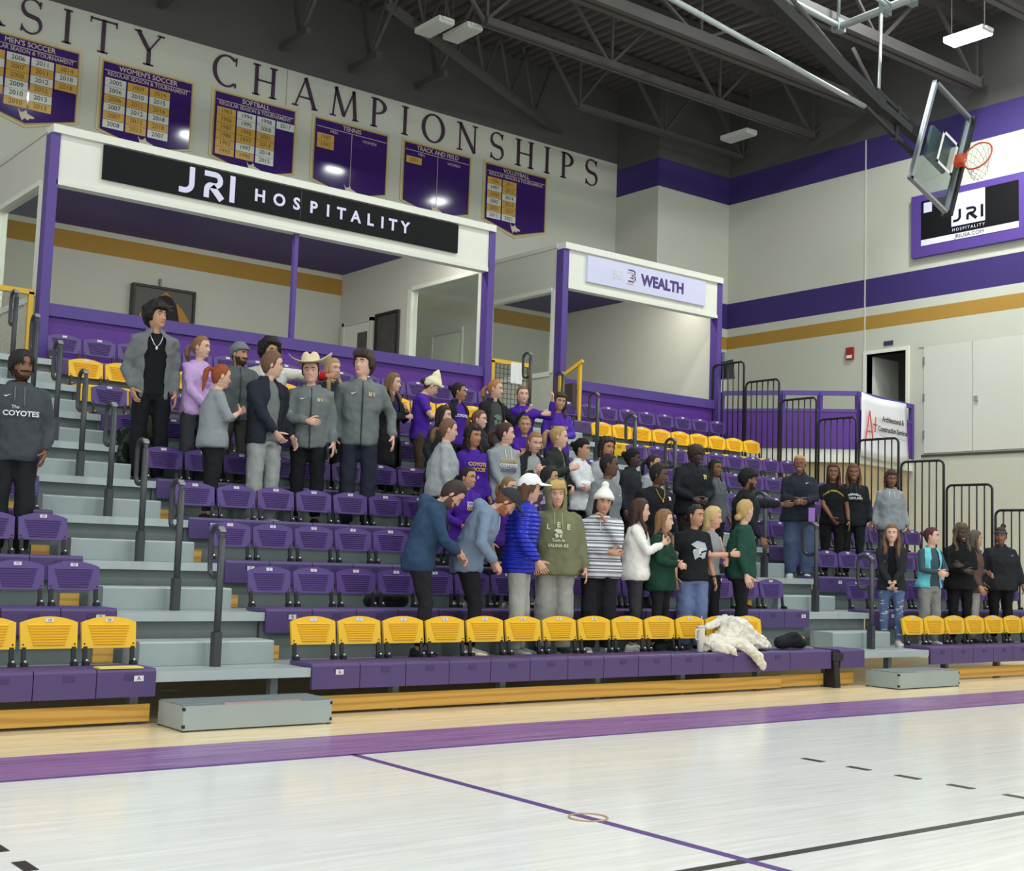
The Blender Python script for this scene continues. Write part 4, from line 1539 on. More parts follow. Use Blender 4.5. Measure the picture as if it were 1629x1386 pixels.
def cloth(c, kind='cotton'):
    key = '%s_%d_%d_%d' % ((kind,) + tuple(c))
    if key in MATS:
        return MATS[key]
    if kind in ('puffer', 'baja', 'heather', 'ripped', 'camo', 'graphic'):
        m = mat(key, c, 0.45 if kind == 'puffer' else 0.85, spec=0.4 if kind == 'puffer' else 0.2)
        nt = m.node_tree
        b = nt.nodes['Principled BSDF']
        tc = nt.nodes.new('ShaderNodeTexCoord')
        if kind == 'puffer':
            wv = nt.nodes.new('ShaderNodeTexWave')
            wv.bands_direction = 'Z'
            wv.inputs['Scale'].default_value = 7.5
            wv.inputs['Distortion'].default_value = 0.6
            nt.links.new(tc.outputs['Object'], wv.inputs['Vector'])
            bp = nt.nodes.new('ShaderNodeBump')
            bp.inputs['Strength'].default_value = 1.0
            bp.inputs['Distance'].default_value = 0.03
            nt.links.new(wv.outputs[1], bp.inputs['Height'])
            nt.links.new(bp.outputs[0], b.inputs['Normal'])
        elif kind == 'baja':
            sep = nt.nodes.new('ShaderNodeSeparateXYZ')
            nt.links.new(tc.outputs['Object'], sep.inputs[0])
            ml_ = nt.nodes.new('ShaderNodeMath')
            ml_.operation = 'MULTIPLY'
            ml_.inputs[1].default_value = 5.2
            nt.links.new(sep.outputs[2], ml_.inputs[0])
            fr_ = nt.nodes.new('ShaderNodeMath')
            fr_.operation = 'FRACT'
            nt.links.new(ml_.outputs[0], fr_.inputs[0])
            rp = nt.nodes.new('ShaderNodeValToRGB')
            rp.color_ramp.interpolation = 'CONSTANT'
            e = rp.color_ramp.elements
            stops = [(0.0, (222, 224, 228)), (0.14, (120, 124, 134)), (0.24, (214, 216, 220)), (0.30, (70, 74, 84)), (0.36, (206, 208, 214)), (0.52, (134, 138, 148)),
                     (0.66, (224, 226, 230)), (0.74, (84, 88, 98)), (0.80, (190, 192, 200)), (0.9, (112, 116, 126))]
            e[0].position, e[0].color = stops[0][0], lin(stops[0][1])
            e[1].position, e[1].color = stops[1][0], lin(stops[1][1])
            for p_, c_ in stops[2:]:
                k = e.new(p_)
                k.color = lin(c_)
            nt.links.new(fr_.outputs[0], rp.inputs[0])
            nt.links.new(rp.outputs[0], b.inputs['Base Color'])
        else:
            n = nt.nodes.new('ShaderNodeTexNoise')
            n.inputs['Scale'].default_value = {'heather': 150, 'ripped': 9, 'camo': 11, 'graphic': 12}[kind]
            n.inputs['Detail'].default_value = 3
            mp = nt.nodes.new('ShaderNodeMapping')
            mp.inputs['Scale'].default_value = (1, 1, 3.5) if kind == 'ripped' else (1, 1, 1)
            nt.links.new(tc.outputs['Object'], mp.inputs[0])
            nt.links.new(mp.outputs[0], n.inputs['Vector'])
            rp = nt.nodes.new('ShaderNodeValToRGB')
            e = rp.color_ramp.elements
            if kind == 'heather':
                e[0].color, e[1].color = lin([x * 0.82 for x in c]), lin([min(255, x * 1.12) for x in c])
                e[0].position, e[1].position = 0.35, 0.65
            elif kind == 'ripped':
                rp.color_ramp.interpolation = 'CONSTANT'
                e[0].color, e[1].color = lin(c), lin((206, 186, 176))
                e[1].position = 0.62
            else:
                rp.color_ramp.interpolation = 'CONSTANT'
                e[0].color, e[1].color = lin(c), lin([x * 0.4 for x in c])
                e[1].position = 0.48
            nt.links.new(n.outputs[0], rp.inputs[0])
            nt.links.new(rp.outputs[0], b.inputs['Base Color'])
        return m
    return mat(key, c, 0.86, spec=0.2, var=0.08, vscale=5, bump=0.55, bscale=13, stretch=(1, 1, 0.6))


EYE_W = mat('eye_white', (216, 212, 206), 0.3)
IRIS = mat('eye_iris', (44, 30, 24), 0.25)
TEETH = mat('teeth', (208, 200, 188), 0.5)
SOLE = mat('pale_sole', (214, 212, 208), 0.6)


def remesh(o, vox, it=4, disp=0.0, tex=None, seed=0):
    r = o.modifiers.new('merge', 'REMESH')
    r.mode = 'VOXEL'
    r.voxel_size = vox
    r.use_smooth_shade = True
    if it:
        s = o.modifiers.new('relax', 'SMOOTH')
        s.factor = 0.5
        s.iterations = it
    if disp:
        d = o.modifiers.new('folds', 'DISPLACE')
        d.texture = tex or WR
        d.texture_coords = 'GLOBAL'
        d.strength = disp
        d.mid_level = 0.5
    return o


class Figure:
    def __init__(self, spec):
        self.s = spec
        self.fem = spec.get('fem', False)
        self.fat = spec.get('fat', 1.0)
        self.lean = radians(spec.get('lean', 2))
        self.twist = radians(spec.get('twist', 0))
        h = spec.get('head', (0, 0, 0))
        self.hm = Matrix.Rotation(radians(h[0]), 3, 'Z') @ Matrix.Rotation(radians(h[1]), 3, 'X') @ Matrix.Rotation(radians(h[2]), 3, 'Y')

    def bend(self, p):
        """upright reference point -> posed (forward lean and twist above the hips)"""
        p = Vector(p)
        w = smooth01((p.z - 0.84) / 0.24)
        if self.lean or self.twist:
            piv = Vector((0, 0.0, 0.95))
            q = p - piv
            q = Matrix.Rotation(self.twist * w, 3, 'Z') @ q
            q = Matrix.Rotation(self.lean * w, 3, 'X') @ q
            back = self.lean * 0.16 * smooth01((p.z - 0.3) / 0.6)
            p = piv + q + Vector((0, back, 0))
        return p

    def hp(self, q):
        """head-local point (z above chin) -> posed"""
        q = Vector(q)
        w = smooth01((q.z + 0.10) / 0.10)
        base = Vector((0, 0.012, -0.07))
        r = base + (self.hm @ ((q - base) * 1.06))
        r = q.lerp(r, w)
        fwd = Vector((0, -0.012, 0))
        return self.bend(r + Vector((0, 0, CHIN_Z)) + fwd * w)

    TORSO_M = [(1.478, 0.068, 0.06), (1.458, 0.095, 0.072), (1.43, 0.142, 0.088), (1.39, 0.175, 0.106), (1.33, 0.19, 0.12), (1.25, 0.19, 0.125), (1.15, 0.172, 0.12),
               (1.05, 0.162, 0.118), (0.97, 0.165, 0.122), (0.90, 0.178, 0.128), (0.84, 0.18, 0.128)]
    TORSO_F = [(1.478, 0.062, 0.056), (1.458, 0.085, 0.066), (1.43, 0.124, 0.082), (1.39, 0.152, 0.098), (1.33, 0.166, 0.116), (1.25, 0.166, 0.13), (1.15, 0.15, 0.115),
               (1.05, 0.152, 0.112), (0.97, 0.168, 0.122), (0.90, 0.182, 0.132), (0.84, 0.185, 0.132)]

    def torso(self, z, pad=0.0):
        a, b = lerp_table(self.TORSO_F if self.fem else self.TORSO_M, z)
        k = self.fat if z < 1.36 else 1 + (self.fat - 1) * 0.5
        return a * k + pad, b * k + pad

    def ring(self, z, pad, n=20, e=0.85):
        a, b = self.torso(z, pad)
        P = []
        for k in range(n):
            t = 2 * pi * k / n
            c, s = cos(t), sin(t)
            P.append(self.bend((a * (abs(c) ** e) * (1 if c > 0 else -1), 0.005 + b * (abs(s) ** e) * (1 if s > 0 else -1), z)))
        return P

    def front(self, x, z, pad):
        a, b = self.torso(z, pad)
        u = min(0.97, abs(x) / a)
        return self.bend((x, 0.005 - b * (1 - u ** (2 / 0.85)) ** (0.85 / 2), z))

    def joints(self):
        sw = 0.156 if self.fem else 0.184
        sw *= 0.5 + self.fat * 0.5
        out = {}
        for sd, key in ((-1, 'a'), (1, 'b')):
            S = self.bend((sd * sw, 0.01, 1.392))
            pr = self.s.get('arms', ('down', 'down'))[0 if sd < 0 else 1]
            if isinstance(pr, str):
                (o, f, z), hint, curl = ARMS[pr]
            else:
                (o, f, z), hint, curl = pr
            if o > 0.15:
                o += (self.fat - 1) * 0.22 + (0.022 if self.s.get('top', ('x',))[0] not in ('tee', 'tank') else 0.0) + self.s.get('loose', 0) * 0.6
            f2 = f + (self.fat - 1) * 0.12
            Wt = self.bend((sd * o, -f2, z))
            E, Wt = ik(S, Wt, 0.285, 0.255, (sd * hint[0], -hint[1], hint[2]))
            out[key] = (S, E, Wt, curl, sd)
        st = self.s.get('stance', 0.0)
        kb = self.s.get('knee', 0.0)
        for sd, key in ((-1, 'la'), (1, 'lb')):
            hipw = 0.092 * (0.6 + 0.4 * self.fat)
            dy = self.lean * 0.16
            H = Vector((sd * hipw, dy, 0.92))
            A = Vector((sd * (0.10 + st), 0.02, 0.085))
            K = Vector((sd * (0.104 + st * 0.6), -0.01 - kb + dy * 0.5, 0.50))
            out[key] = (H, K, A, sd)
        return out


def hand(mb, W, d, n, curl, sd, mi=0, spread=1.0):
    """W wrist point, d direction of the fingers, n palm normal (fingers curl towards it)"""
    d = d.normalized()
    n = (n - d * n.dot(d)).normalized()
    s = d.cross(n).normalized()
    rings = []
    for t, w, th in ((-0.05, 0.027, 0.022), (0.0, 0.026, 0.02), (0.025, 0.034, 0.019), (0.055, 0.041, 0.016), (0.085, 0.040, 0.013), (0.094, 0.034, 0.009)):
        rings.append([W + d * t + s * (w * cos(2 * pi * k / 10)) + n * (th * sin(2 * pi * k / 10)) for k in range(10)])
    mb.rings(rings, mi)
    thumb_side = -sd
    # the thumb sits on the side that faces forward/inward
    for i, (off, ln, r) in enumerate(((0.029, 0.070, 0.0092), (0.0095, 0.079, 0.0095), (-0.0105, 0.073, 0.0092), (-0.029, 0.056, 0.0082))):
        p = W + d * 0.083 + s * (off * thumb_side)
        P, R_ = [p - d * 0.012], [r * 1.05]
        a = curl * 0.25
        for j, f in enumerate((0.45, 0.32, 0.23)):
            dirv = (d * cos(a) + n * sin(a) + s * (off * 1.2 * spread * thumb_side * (1 - min(1, curl)))).normalized()
            P.append(P[-1] + dirv * (ln * f + (0.012 if j == 0 else 0)))
            R_.append(r * (1 - 0.13 * (j + 1)))
            a += curl * (0.95 + 0.15 * i * 0.3)
        mb.tube(P, R_, 7, mi, round_ends=True)
    p = W + d * 0.022 + s * (0.026 * thumb_side)
    P, R_ = [p], [0.013]
    dirv = (d * 0.62 + s * (0.72 * thumb_side) + n * 0.25).normalized()
    for j, ln in enumerate((0.036, 0.03, 0.024)):
        P.append(P[-1] + dirv * ln)
        R_.append(0.0115 - 0.0014 * j)
        dirv = (dirv + d * 0.35 + n * (0.25 + 0.3 * curl)).normalized()
    mb.tube(P, R_, 7, mi, round_ends=True)


def hair_cap(fig, mb, thick, hairline=0.188, side=0.085, nape=0.012, lift=0.0, mi=0, part=False, inside=-0.012):
    """a closed shell over the scalp; below the hairline it dives under the skin"""
    nz, nt_ = 22, 40
    zs = [0.25 + lift - (0.25 + lift + 0.03) * j / nz for j in range(nz + 1)]
    rings = []
    for j, z in enumerate(zs):
        ring = []
        zc = min(z, 0.2355)
        for k in range(nt_):
            th = -pi + 2 * pi * k / nt_
            at = abs(th)
            if at < 0.95:
                hl = hairline - (0.01 if part else 0) * cos(th * 3)
            elif at < 1.5:
                hl = hairline + (side - hairline) * smooth01((at - 0.95) / 0.5)
            else:
                hl = side + (nape - side) * smooth01((at - 1.6) / 0.7)
            w = smooth01((z - hl) / 0.018 + 0.5)
            sc = inside + (thick - inside) * w
            base = head_point(min(zc, 0.228), th, fig.fem)
            a, bf, bb = lerp_table(HEAD, min(zc, 0.228))
            nrm = Vector((base.x / max(a, 0.02), base.y / max(bf, 0.02), 0))
            nrm = nrm.normalized() if nrm.length > 1e-6 else Vector((0, -1, 0))
            up = smooth01((z - 0.17) / 0.07)
            p = Vector((base.x, base.y, z if z < 0.236 else 0.236)) + nrm * (sc * (1 - 0.45 * up)) + Vector((0, 0, sc * up))
            if z >= 0.236:
                f = 1 - (z - 0.236) / max(0.0141 + lift, 0.001)
                p = Vector((p.x * max(f, 0.05), p.y * max(f, 0.05), 0.236 + sc * 1.0))
            ring.append(fig.hp(p))
        rings.append(ring)
    mb.rings(rings, mi)


def make_person(sp):
    fig = Figure(sp)
    fem = fig.fem
    t = thing('person', sp['label'], 'person', (sp['x'], sp['y'], sp['z']), radians(sp.get('yaw', 0)), sp.get('group'), sp['H'] / 1.75)
    J = fig.joints()
    skin = skin_mat(sp['skin'])
    lipc = [int(sp['skin'][0] * 0.86), int(sp['skin'][1] * 0.66), int(sp['skin'][2] * 0.66)]
    lip = mat('lip_%d_%d_%d' % tuple(lipc), lipc, 0.5)
    brow = mat('brow_%d_%d_%d' % tuple(sp['hair']), [x * 0.75 for x in sp['hair']], 0.8)
    # ---------------- body
    B = MB()
    zs = []
    z = 0.2355
    while z > -0.165:
        zs.append(z)
        z -= 0.0065 if 0.02 < z < 0.16 else 0.0115
    NT = 44
    rings = []
    ths = []
    for k in range(NT):
        u = -1 + 2.0 * k / NT
        ths.append(pi * (0.45 * u + 0.55 * u * abs(u) ** 0.6))     # denser at the front
    for z in zs:
        rings.append([fig.hp(head_point(z, th, fem)) for th in ths])
    o0 = len(B.v)
    B.rings(rings, 0)
    # lips and, for a smile, teeth
    nf0 = len(B.f) - ((len(zs) - 1) * NT + 2)
    for j in range(len(zs) - 1):
        zm = (zs[j] + zs[j + 1]) / 2
        for k in range(NT):
            th = (ths[k] + ths[(k + 1) % NT]) / 2
            if k == NT - 1:
                continue
            x = head_point(zm, th, fem).x
            if abs(th) < 1.0:
                dz = zm - 0.0468 + (0.12 * abs(x) if not sp.get('smile') else -0.18 * abs(x))
                if abs(x) < (0.028 if sp.get('smile') else 0.025) and abs(dz) < 0.0105 * (1 - (abs(x) / 0.036) ** 2):
                    B.m[nf0 + j * NT + k] = 4 if (sp.get('smile') and abs(dz) < 0.0036 and abs(x) < 0.021) else 1
    # torso under the clothes continues from the neck
    pad = -0.02
    B.rings([fig.ring(zz, pad if zz > 1.0 else -0.04, 20) for zz in (1.45, 1.42, 1.38, 1.3, 1.2, 1.1, 1.0, 0.94)], 0)
    short = sp.get('sleeve', 'long')
    for key in 'ab':
        S, E, Wt, curl, sd = J[key]
        k = 0.92 if fem else 1.0
        B.tube([S, S.lerp(E, 0.35), S.lerp(E, 0.75), E, E.lerp(Wt, 0.3), E.lerp(Wt, 0.7), Wt], [0.05 * k, 0.047 * k, 0.042 * k, 0.038 * k, 0.04 * k, 0.031 * k, 0.026 * k], 12, 0)
        d = (Wt - E).normalized()
        pal = sp.get('palm', {}).get(key)
        n = Vector(pal) if pal else Vector((-sd * 1.0, 0.15, 0.0)) if abs(d.z) > 0.75 else Vector((-sd * 0.5, 0.8, -0.25))
        dd = sp.get('hdir', {}).get(key)
        if dd:
            d = (d + Vector(dd)).normalized()
        hand(B, Wt, d, n, curl, sd)
    for key in ('la', 'lb'):
        H_, K_, A_, sd = J[key]
        B.tube([H_, H_.lerp(K_, 0.5), K_, K_.lerp(A_, 0.35), A_], [0.07, 0.06, 0.047, 0.047, 0.033], 12, 0)
    # ears
    for sd in (-1, 1):
        M3 = Matrix.Rotation(sd * 0.3, 3, 'Z')
        vs0 = len(B.v)
        B.ball((0, 0, 0), (0.011, 0.021, 0.032), 0, 10, 8, M3)
        for i in range(vs0, len(B.v)):
            B.v[i] = tuple(fig.hp(Vector(B.v[i]) + Vector((sd * 0.079, 0.008, 0.108))))
    # eyes and brows
    for sd in (-1, 1):
        ey = head_point(0.117, math.asin(min(1, 0.031 / 0.077)) * sd, fem).y
        for c, r, mi in (((sd * 0.031, ey + 0.0045, 0.1165), (0.0145, 0.0085, 0.0068), 2), ((sd * 0.031, ey - 0.0012, 0.1165), (0.0078, 0.0045, 0.0068), 3)):
            vs0 = len(B.v)
            B.ball(c, r, mi, 10, 6)
            for i in range(vs0, len(B.v)):
                B.v[i] = tuple(fig.hp(B.v[i]))
        P = []
        for q in (0.012, 0.026, 0.04, 0.05):
            th = math.asin(min(1.0, q / 0.0785))
            pb = head_point(0.139 + 0.004 * sin((q - 0.012) / 0.038 * pi) - (0.003 if q > 0.045 else 0), th * sd, fem)
            P.append(fig.hp(Vector((pb.x, pb.y - 0.002, pb.z))))
        B.tube(P, [0.0045, 0.0056, 0.0048, 0.0026], 6, 5)
    body = B.build('body', [skin, lip, EYE_W, IRIS, TEETH, brow], t)
    # ---------------- hair
    style = sp.get('style', 'short')
    hm_ = mat('hair_%d_%d_%d' % tuple(sp['hair']), sp['hair'], 0.55, var=0.25, vscale=14, stretch=(6, 6, 1), bump=0.5, bscale=40, spec=0.35)
    Hh = MB()
    hx = lambda p: fig.hp(p)
    disp, vox = 0.0, 0.011
    hl = sp.get('hairline', 0.186)
    if style != 'none':
        th_ = {'buzz': 0.005, 'short': 0.013, 'mop': 0.028, 'curly': 0.034, 'afro': 0.05, 'dreads': 0.014, 'pony': 0.009, 'bun': 0.009, 'long': 0.014, 'longcurl': 0.028, 'bob': 0.018, 'back': 0.010}.get(style, 0.012)
        hair_cap(fig, Hh, th_, hl if style not in ('mop', 'curly') else hl - 0.022, 0.10 if style in ('pony', 'bun', 'back', 'buzz') else 0.075, 0.02)
        if style in ('curly', 'afro', 'longcurl'):
            disp = 0.03
        if style == 'mop':
            disp = 0.012
        if style == 'afro' or style == 'curly':
            for k in range(26 if style == 'afro' else 18):
                a = 2 * pi * k / 13.0
                zz = 0.15 + 0.07 * ((k * 7) % 5) / 5
                rr = 0.085 + 0.02 * ((k * 3) % 4) / 4
                if cos(a) > 0.75 and zz < 0.19:
                    continue
                Hh.ball(hx((rr * sin(a), -rr * cos(a) + 0.012, zz)), 0.034, 0, 8, 6)
        if style == 'mop':
            for k in range(-3, 4):
                Hh.tube([hx((k * 0.018, -0.05, 0.245)), hx((k * 0.021, -0.098, 0.215)), hx((k * 0.023 + 0.006, -0.108, 0.168))], [0.02, 0.016, 0.006], 7)
        Lh = sp.get('hairlen', 0.34)
        if style in ('long', 'longcurl', 'bob'):
            if style == 'bob':
                Lh = 0.08
            R1 = []
            for zz, w, yy, dp in ((0.2, 0.07, 0.05, 0.055), (0.14, 0.088, 0.055, 0.062), (0.07, 0.09, 0.055, 0.058), (0.0, 0.092, 0.06, 0.048), (-0.08, 0.1, 0.072, 0.036), (-0.16, 0.108, 0.088, 0.032), (-0.24, 0.104, 0.1, 0.03), (-0.34, 0.08, 0.105, 0.024), (-0.4, 0.05, 0.105, 0.018)):
                if zz < -Lh:
                    break
                R1.append([hx((w * cos(2 * pi * k / 16), yy + dp * sin(2 * pi * k / 16), zz)) for k in range(16)])
            Hh.rings(R1)
            if style != 'bob':
                for sd in sp.get('strands', (-1, 1)):
                    Pp = [hx((sd * 0.05, -0.035, 0.215)), hx((sd * 0.08, -0.018, 0.17)), hx((sd * 0.094, 0.0, 0.09)), hx((sd * 0.096, -0.005, 0.0))]
                    zz = -0.07
                    while zz > -Lh * 0.85:
                        Pp.append(fig.bend(Vector((sd * (0.092 + 0.01 * zz), -0.085 - 0.05 * min(0.3, -zz), CHIN_Z + zz))))
                        zz -= 0.07
                    Hh.tube(Pp, [0.012, 0.018, 0.02, 0.026] + [0.031] * (len(Pp) - 5) + [0.014], 8)
        if style in ('pony',):
            b0 = Vector((0, 0.105, sp.get('ponyz', 0.17)))
            Pp = [hx(b0), hx(b0 + Vector((0, 0.035, 0.012))), hx(b0 + Vector((0, 0.06, -0.03))), hx(b0 + Vector((0, 0.06, -0.1)))]
            Pp.append(hx(b0 + Vector((0, 0.055, -Lh * 0.75))))
            Hh.tube(Pp, [0.018, 0.024, 0.034, 0.034, 0.01], 9, round_ends=True)
            if sp.get('curltail'):
                disp = 0.025
        if style == 'bun':
            Hh.ball(hx(sp.get('bunpos', (0, 0.12, 0.17))), 0.042, 0, 12, 8)
            disp = 0.008
        if style == 'dreads':
            for k in range(22):
                a = 2 * pi * (k + 0.5) / 22
                if cos(a) > 0.92:
                    continue
                r0 = 0.062
                ln_ = sp.get('dreadlen', 0.12)
                lf = ln_ * (0.8 + 0.4 * ((k * 5) % 7) / 7.0)
                fr_ = 0.6 if cos(a) > 0.45 else 1.0
                Hh.tube([hx((r0 * sin(a) * 0.6, -r0 * cos(a) * 0.6 + 0.01, 0.238)), hx((1.2 * r0 * sin(a), -1.3 * r0 * cos(a) + 0.01, 0.215)), hx((1.48 * r0 * sin(a), -1.72 * r0 * cos(a) + 0.008, 0.17)), hx((1.56 * r0 * sin(a), -1.82 * r0 * cos(a) + 0.008, 0.17 - lf * fr_))], [0.012, 0.013, 0.012, 0.008], 6, round_ends=True)
            vox = 0.008
        if style == 'braids':
            pass
        ho = Hh.build('hair', hm_, t)
        remesh(ho, vox, 2, disp, CURL)
    if sp.get('beard'):
        Bd = MB()
        rings = []
        for j in range(12):
            z = 0.078 - 0.095 * j / 11
            ring = []
            for k in range(30):
                th = -pi + 2 * pi * k / 30
                at = abs(th)
                w = smooth01((1.75 - at) / 0.25)
                lim = 0.034 + 0.07 * smooth01((at - 0.62) / 0.7)
                w *= smooth01((lim - z) / 0.012 + 0.5)
                if abs(th) < 0.75 and 0.056 < z < 0.072:
                    w = max(w, 0.8 * smooth01((0.75 - at) / 0.2))
                p = head_point(z, th, fem)
                n = Vector((p.x, p.y, 0)).normalized()
                ring.append(fig.hp(p + n * (-0.006 + (0.006 + sp['beard']) * w)))
            rings.append(ring)
        Bd.rings(rings)
        Bd.build('beard', mat('beard_%d_%d_%d_%d' % (tuple(sp.get('beardc', sp['hair'])) + (sp['skin'][0],)), [h_ * 0.7 + s_ * 0.3 for h_, s_ in zip(sp.get('beardc', sp['hair']), sp['skin'])], 0.9, var=0.2, vscale=60, spec=0.15), t)
    # ---------------- headwear
    hat = sp.get('hat')
    if hat:
        kind, hc = hat[0], hat[1]
        Hm = MB()
        if kind in ('beanie', 'wrap'):
            hair_cap(fig, Hm, 0.024 if kind == 'beanie' else 0.018, 0.165 if kind == 'beanie' else 0.178, 0.125, 0.07, lift=0.0)
            if kind == 'beanie':
                rr = []
                for zz, off in ((0.15, 0.022), (0.155, 0.031), (0.185, 0.031), (0.192, 0.022)):
                    a, bf, bb = lerp_table(HEAD, zz)
                    rr.append([hx(((a + off) * sin(2 * pi * k / 28), (-(bf + off) if cos(2 * pi * k / 28) > 0 else -(bb + off)) * cos(2 * pi * k / 28), zz + 0.012 * cos(2 * pi * k / 28))) for k in range(28)])
                Hm.rings(rr)
                if len(hat) > 2 and hat[2] == 'slouch':
                    Hm.tube([hx((0, 0.02, 0.22)), hx((0, 0.05, 0.29)), hx((0, 0.06, 0.33))], [0.08, 0.055, 0.02], 12, round_ends=True)
                if len(hat) > 2 and hat[2] == 'pom':
                    Hm.ball(hx((0, 0.01, 0.29)), 0.045, 0, 12, 8)
            ho = Hm.build('beanie' if kind == 'beanie' else 'head_wrap', cloth(hc), t)
            remesh(ho, 0.011, 2)
        elif kind == 'cap':
            hair_cap(fig, Hm, 0.02, 0.168, 0.14, 0.11)
            rr = []
            sgn = 1.0
            for f in (0.0, 0.35, 0.7, 1.0):
                row = []
                for k in range(13):
                    a = -1.15 + 2.3 * k / 12
                    r0 = 0.085 + 0.012
                    ext = 0.085 * f * (cos(a) ** 0.5 if cos(a) > 0 else 0)
                    row.append(Vector((r0 * sin(a) * (1 + 0.02 * f), -(0.09 + ext) * cos(a) - 0.012 - ext * 0.25, 0.172 - 0.022 * f + 0.016 * f * cos(a) - 0.02 * (1 - cos(a)))))
                rr.append(row)
            vs, fs = [], []
            for top in (0, 1):
                for row in rr:
                    for p in row:
                        vs.append(hx(p + Vector((0, 0, 0.012 * top))))
            n1, n2 = 4, 13
            for L in (0, 1):
                for j in range(n1 - 1):
                    for k in range(n2 - 1):
                        q = L * n1 * n2 + j * n2 + k
                        fs.append((q, q + 1, q + n2 + 1, q + n2))
            edge_ = [(j, 0) for j in range(n1)] + [(n1 - 1, k) for k in range(1, n2)] + [(j, n2 - 1) for j in range(n1 - 2, -1, -1)] + [(0, k) for k in range(n2 - 2, 0, -1)]
            for e0, e1 in zip(edge_, edge_[1:] + edge_[:1]):
                a_, b_ = e0[0] * n2 + e0[1], e1[0] * n2 + e1[1]
                fs.append((a_, b_, b_ + n1 * n2, a_ + n1 * n2))
            Hm.add(vs, fs, 0, True)
            ho = Hm.build('cap', cloth(hc), t)
            remesh(ho, 0.008, 2)
        elif kind == 'cowboy':
            rr = []
            for r, zz in ((0.001, 0.262), (0.05, 0.268), (0.078, 0.258), (0.088, 0.225), (0.092, 0.17), (0.11, 0.162), (0.17, 0.166), (0.215, 0.18), (0.216, 0.172), (0.17, 0.156), (0.11, 0.15), (0.085, 0.15), (0.001, 0.2)):
                ring = []
                for k in range(36):
                    a = 2 * pi * k / 36
                    x, y = r * sin(a), -r * cos(a) * 1.1 + 0.012
                    z2 = zz + 0.055
                    if r > 0.1:
                        z2 += 0.075 * (abs(sin(a)) ** 3) * ((r - 0.1) / 0.115) ** 1.3 - 0.03 * (abs(cos(a)) ** 2) * (r - 0.1) / 0.115
                    if zz > 0.24:
                        z2 -= 0.03 * exp(-(x / 0.025) ** 2)
                        x *= 0.86
                    ring.append(hx((x, y, z2 - 0.01)))
                rr.append(ring)
            Hm.rings(rr)
            Hm.build('cowboy_hat', cloth(hc), t)
        elif kind == 'band':
            Hm.tube([hx((0.083 * sin(2 * pi * k / 24), (-0.099 if cos(2 * pi * k / 24) > 0 else -0.108) * cos(2 * pi * k / 24), 0.175 - 0.015 * (1 - cos(2 * pi * k / 24)))) for k in range(24)], 0.014, 8, closed=True)
            Hm.build('headband', cloth(hc), t)
    # ---------------- top
    tp = sp.get('top', ('sweat', (120, 120, 120)))
    kind, tc_ = tp[0], tp[1]
    tkind = tp[2] if len(tp) > 2 else 'cotton'
    bulk = {'tee': 0.008, 'tank': 0.004, 'sweat': 0.02, 'hoodie': 0.024, 'zip': 0.02, 'jacket': 0.03, 'coat': 0.03, 'puffer': 0.038, 'vest': 0.03}.get(kind, 0.02)
    hem = sp.get('hem', {'tee': 0.83, 'tank': 0.92, 'sweat': 0.83, 'hoodie': 0.81, 'zip': 0.82, 'jacket': 0.81, 'coat': 0.45, 'puffer': 0.80, 'vest': 0.86}.get(kind, 0.86))
    T = MB()
    open_ = sp.get('open')       # half angle of a jacket worn open
    zz, lv = 1.478, []
    while zz > hem:
        lv.append(zz)
        zz -= 0.045 if zz < 1.4 else 0.022
    lv.append(hem)
    loose = sp.get('loose', 0.0)

    def padz(z):
        p = bulk + loose * smooth01((1.35 - z) / 0.25)
        if kind in ('sweat', 'hoodie', 'puffer', 'zip') and z < hem + 0.035:
            p -= 0.012
        if kind == 'coat' and z < 0.85:
            p += 0.02
        return p
    if open_:
        rr = []
        o_ = radians(open_)
        for z in lv:
            a, b = fig.torso(max(z, 0.84), padz(z))
            outer, inner = [], []
            for k in range(25):
                th = o_ * (1.0 if z < 1.3 else 0.75) + (2 * pi - 2 * o_ * (1.0 if z < 1.3 else 0.75)) * k / 24
                x, y = sin(th), -cos(th)
                outer.append(fig.bend((a * x, 0.005 + b * y, z)))
                inner.append(fig.bend(((a - 0.026) * x, 0.005 + (b - 0.026) * y, z)))
            rr.append(outer + inner[::-1])
        T.rings(rr)
    else:
        T.rings([fig.ring(max(z, 0.5), padz(z), 24) if z >= 0.84 else [Vector((q.x, q.y, z)) for q in [v for v in fig.ring(0.84, padz(z), 24)]] for z in lv])
    slv = {'tee': 'short', 'tank': 'none', 'vest': 'none'}.get(kind, 'long')
    slv = sp.get('sleeve', slv)
    k = (0.92 if fem else 1.0) * (0.75 + 0.25 * fig.fat)
    sb = bulk * 0.5
    sleeve_parts = []
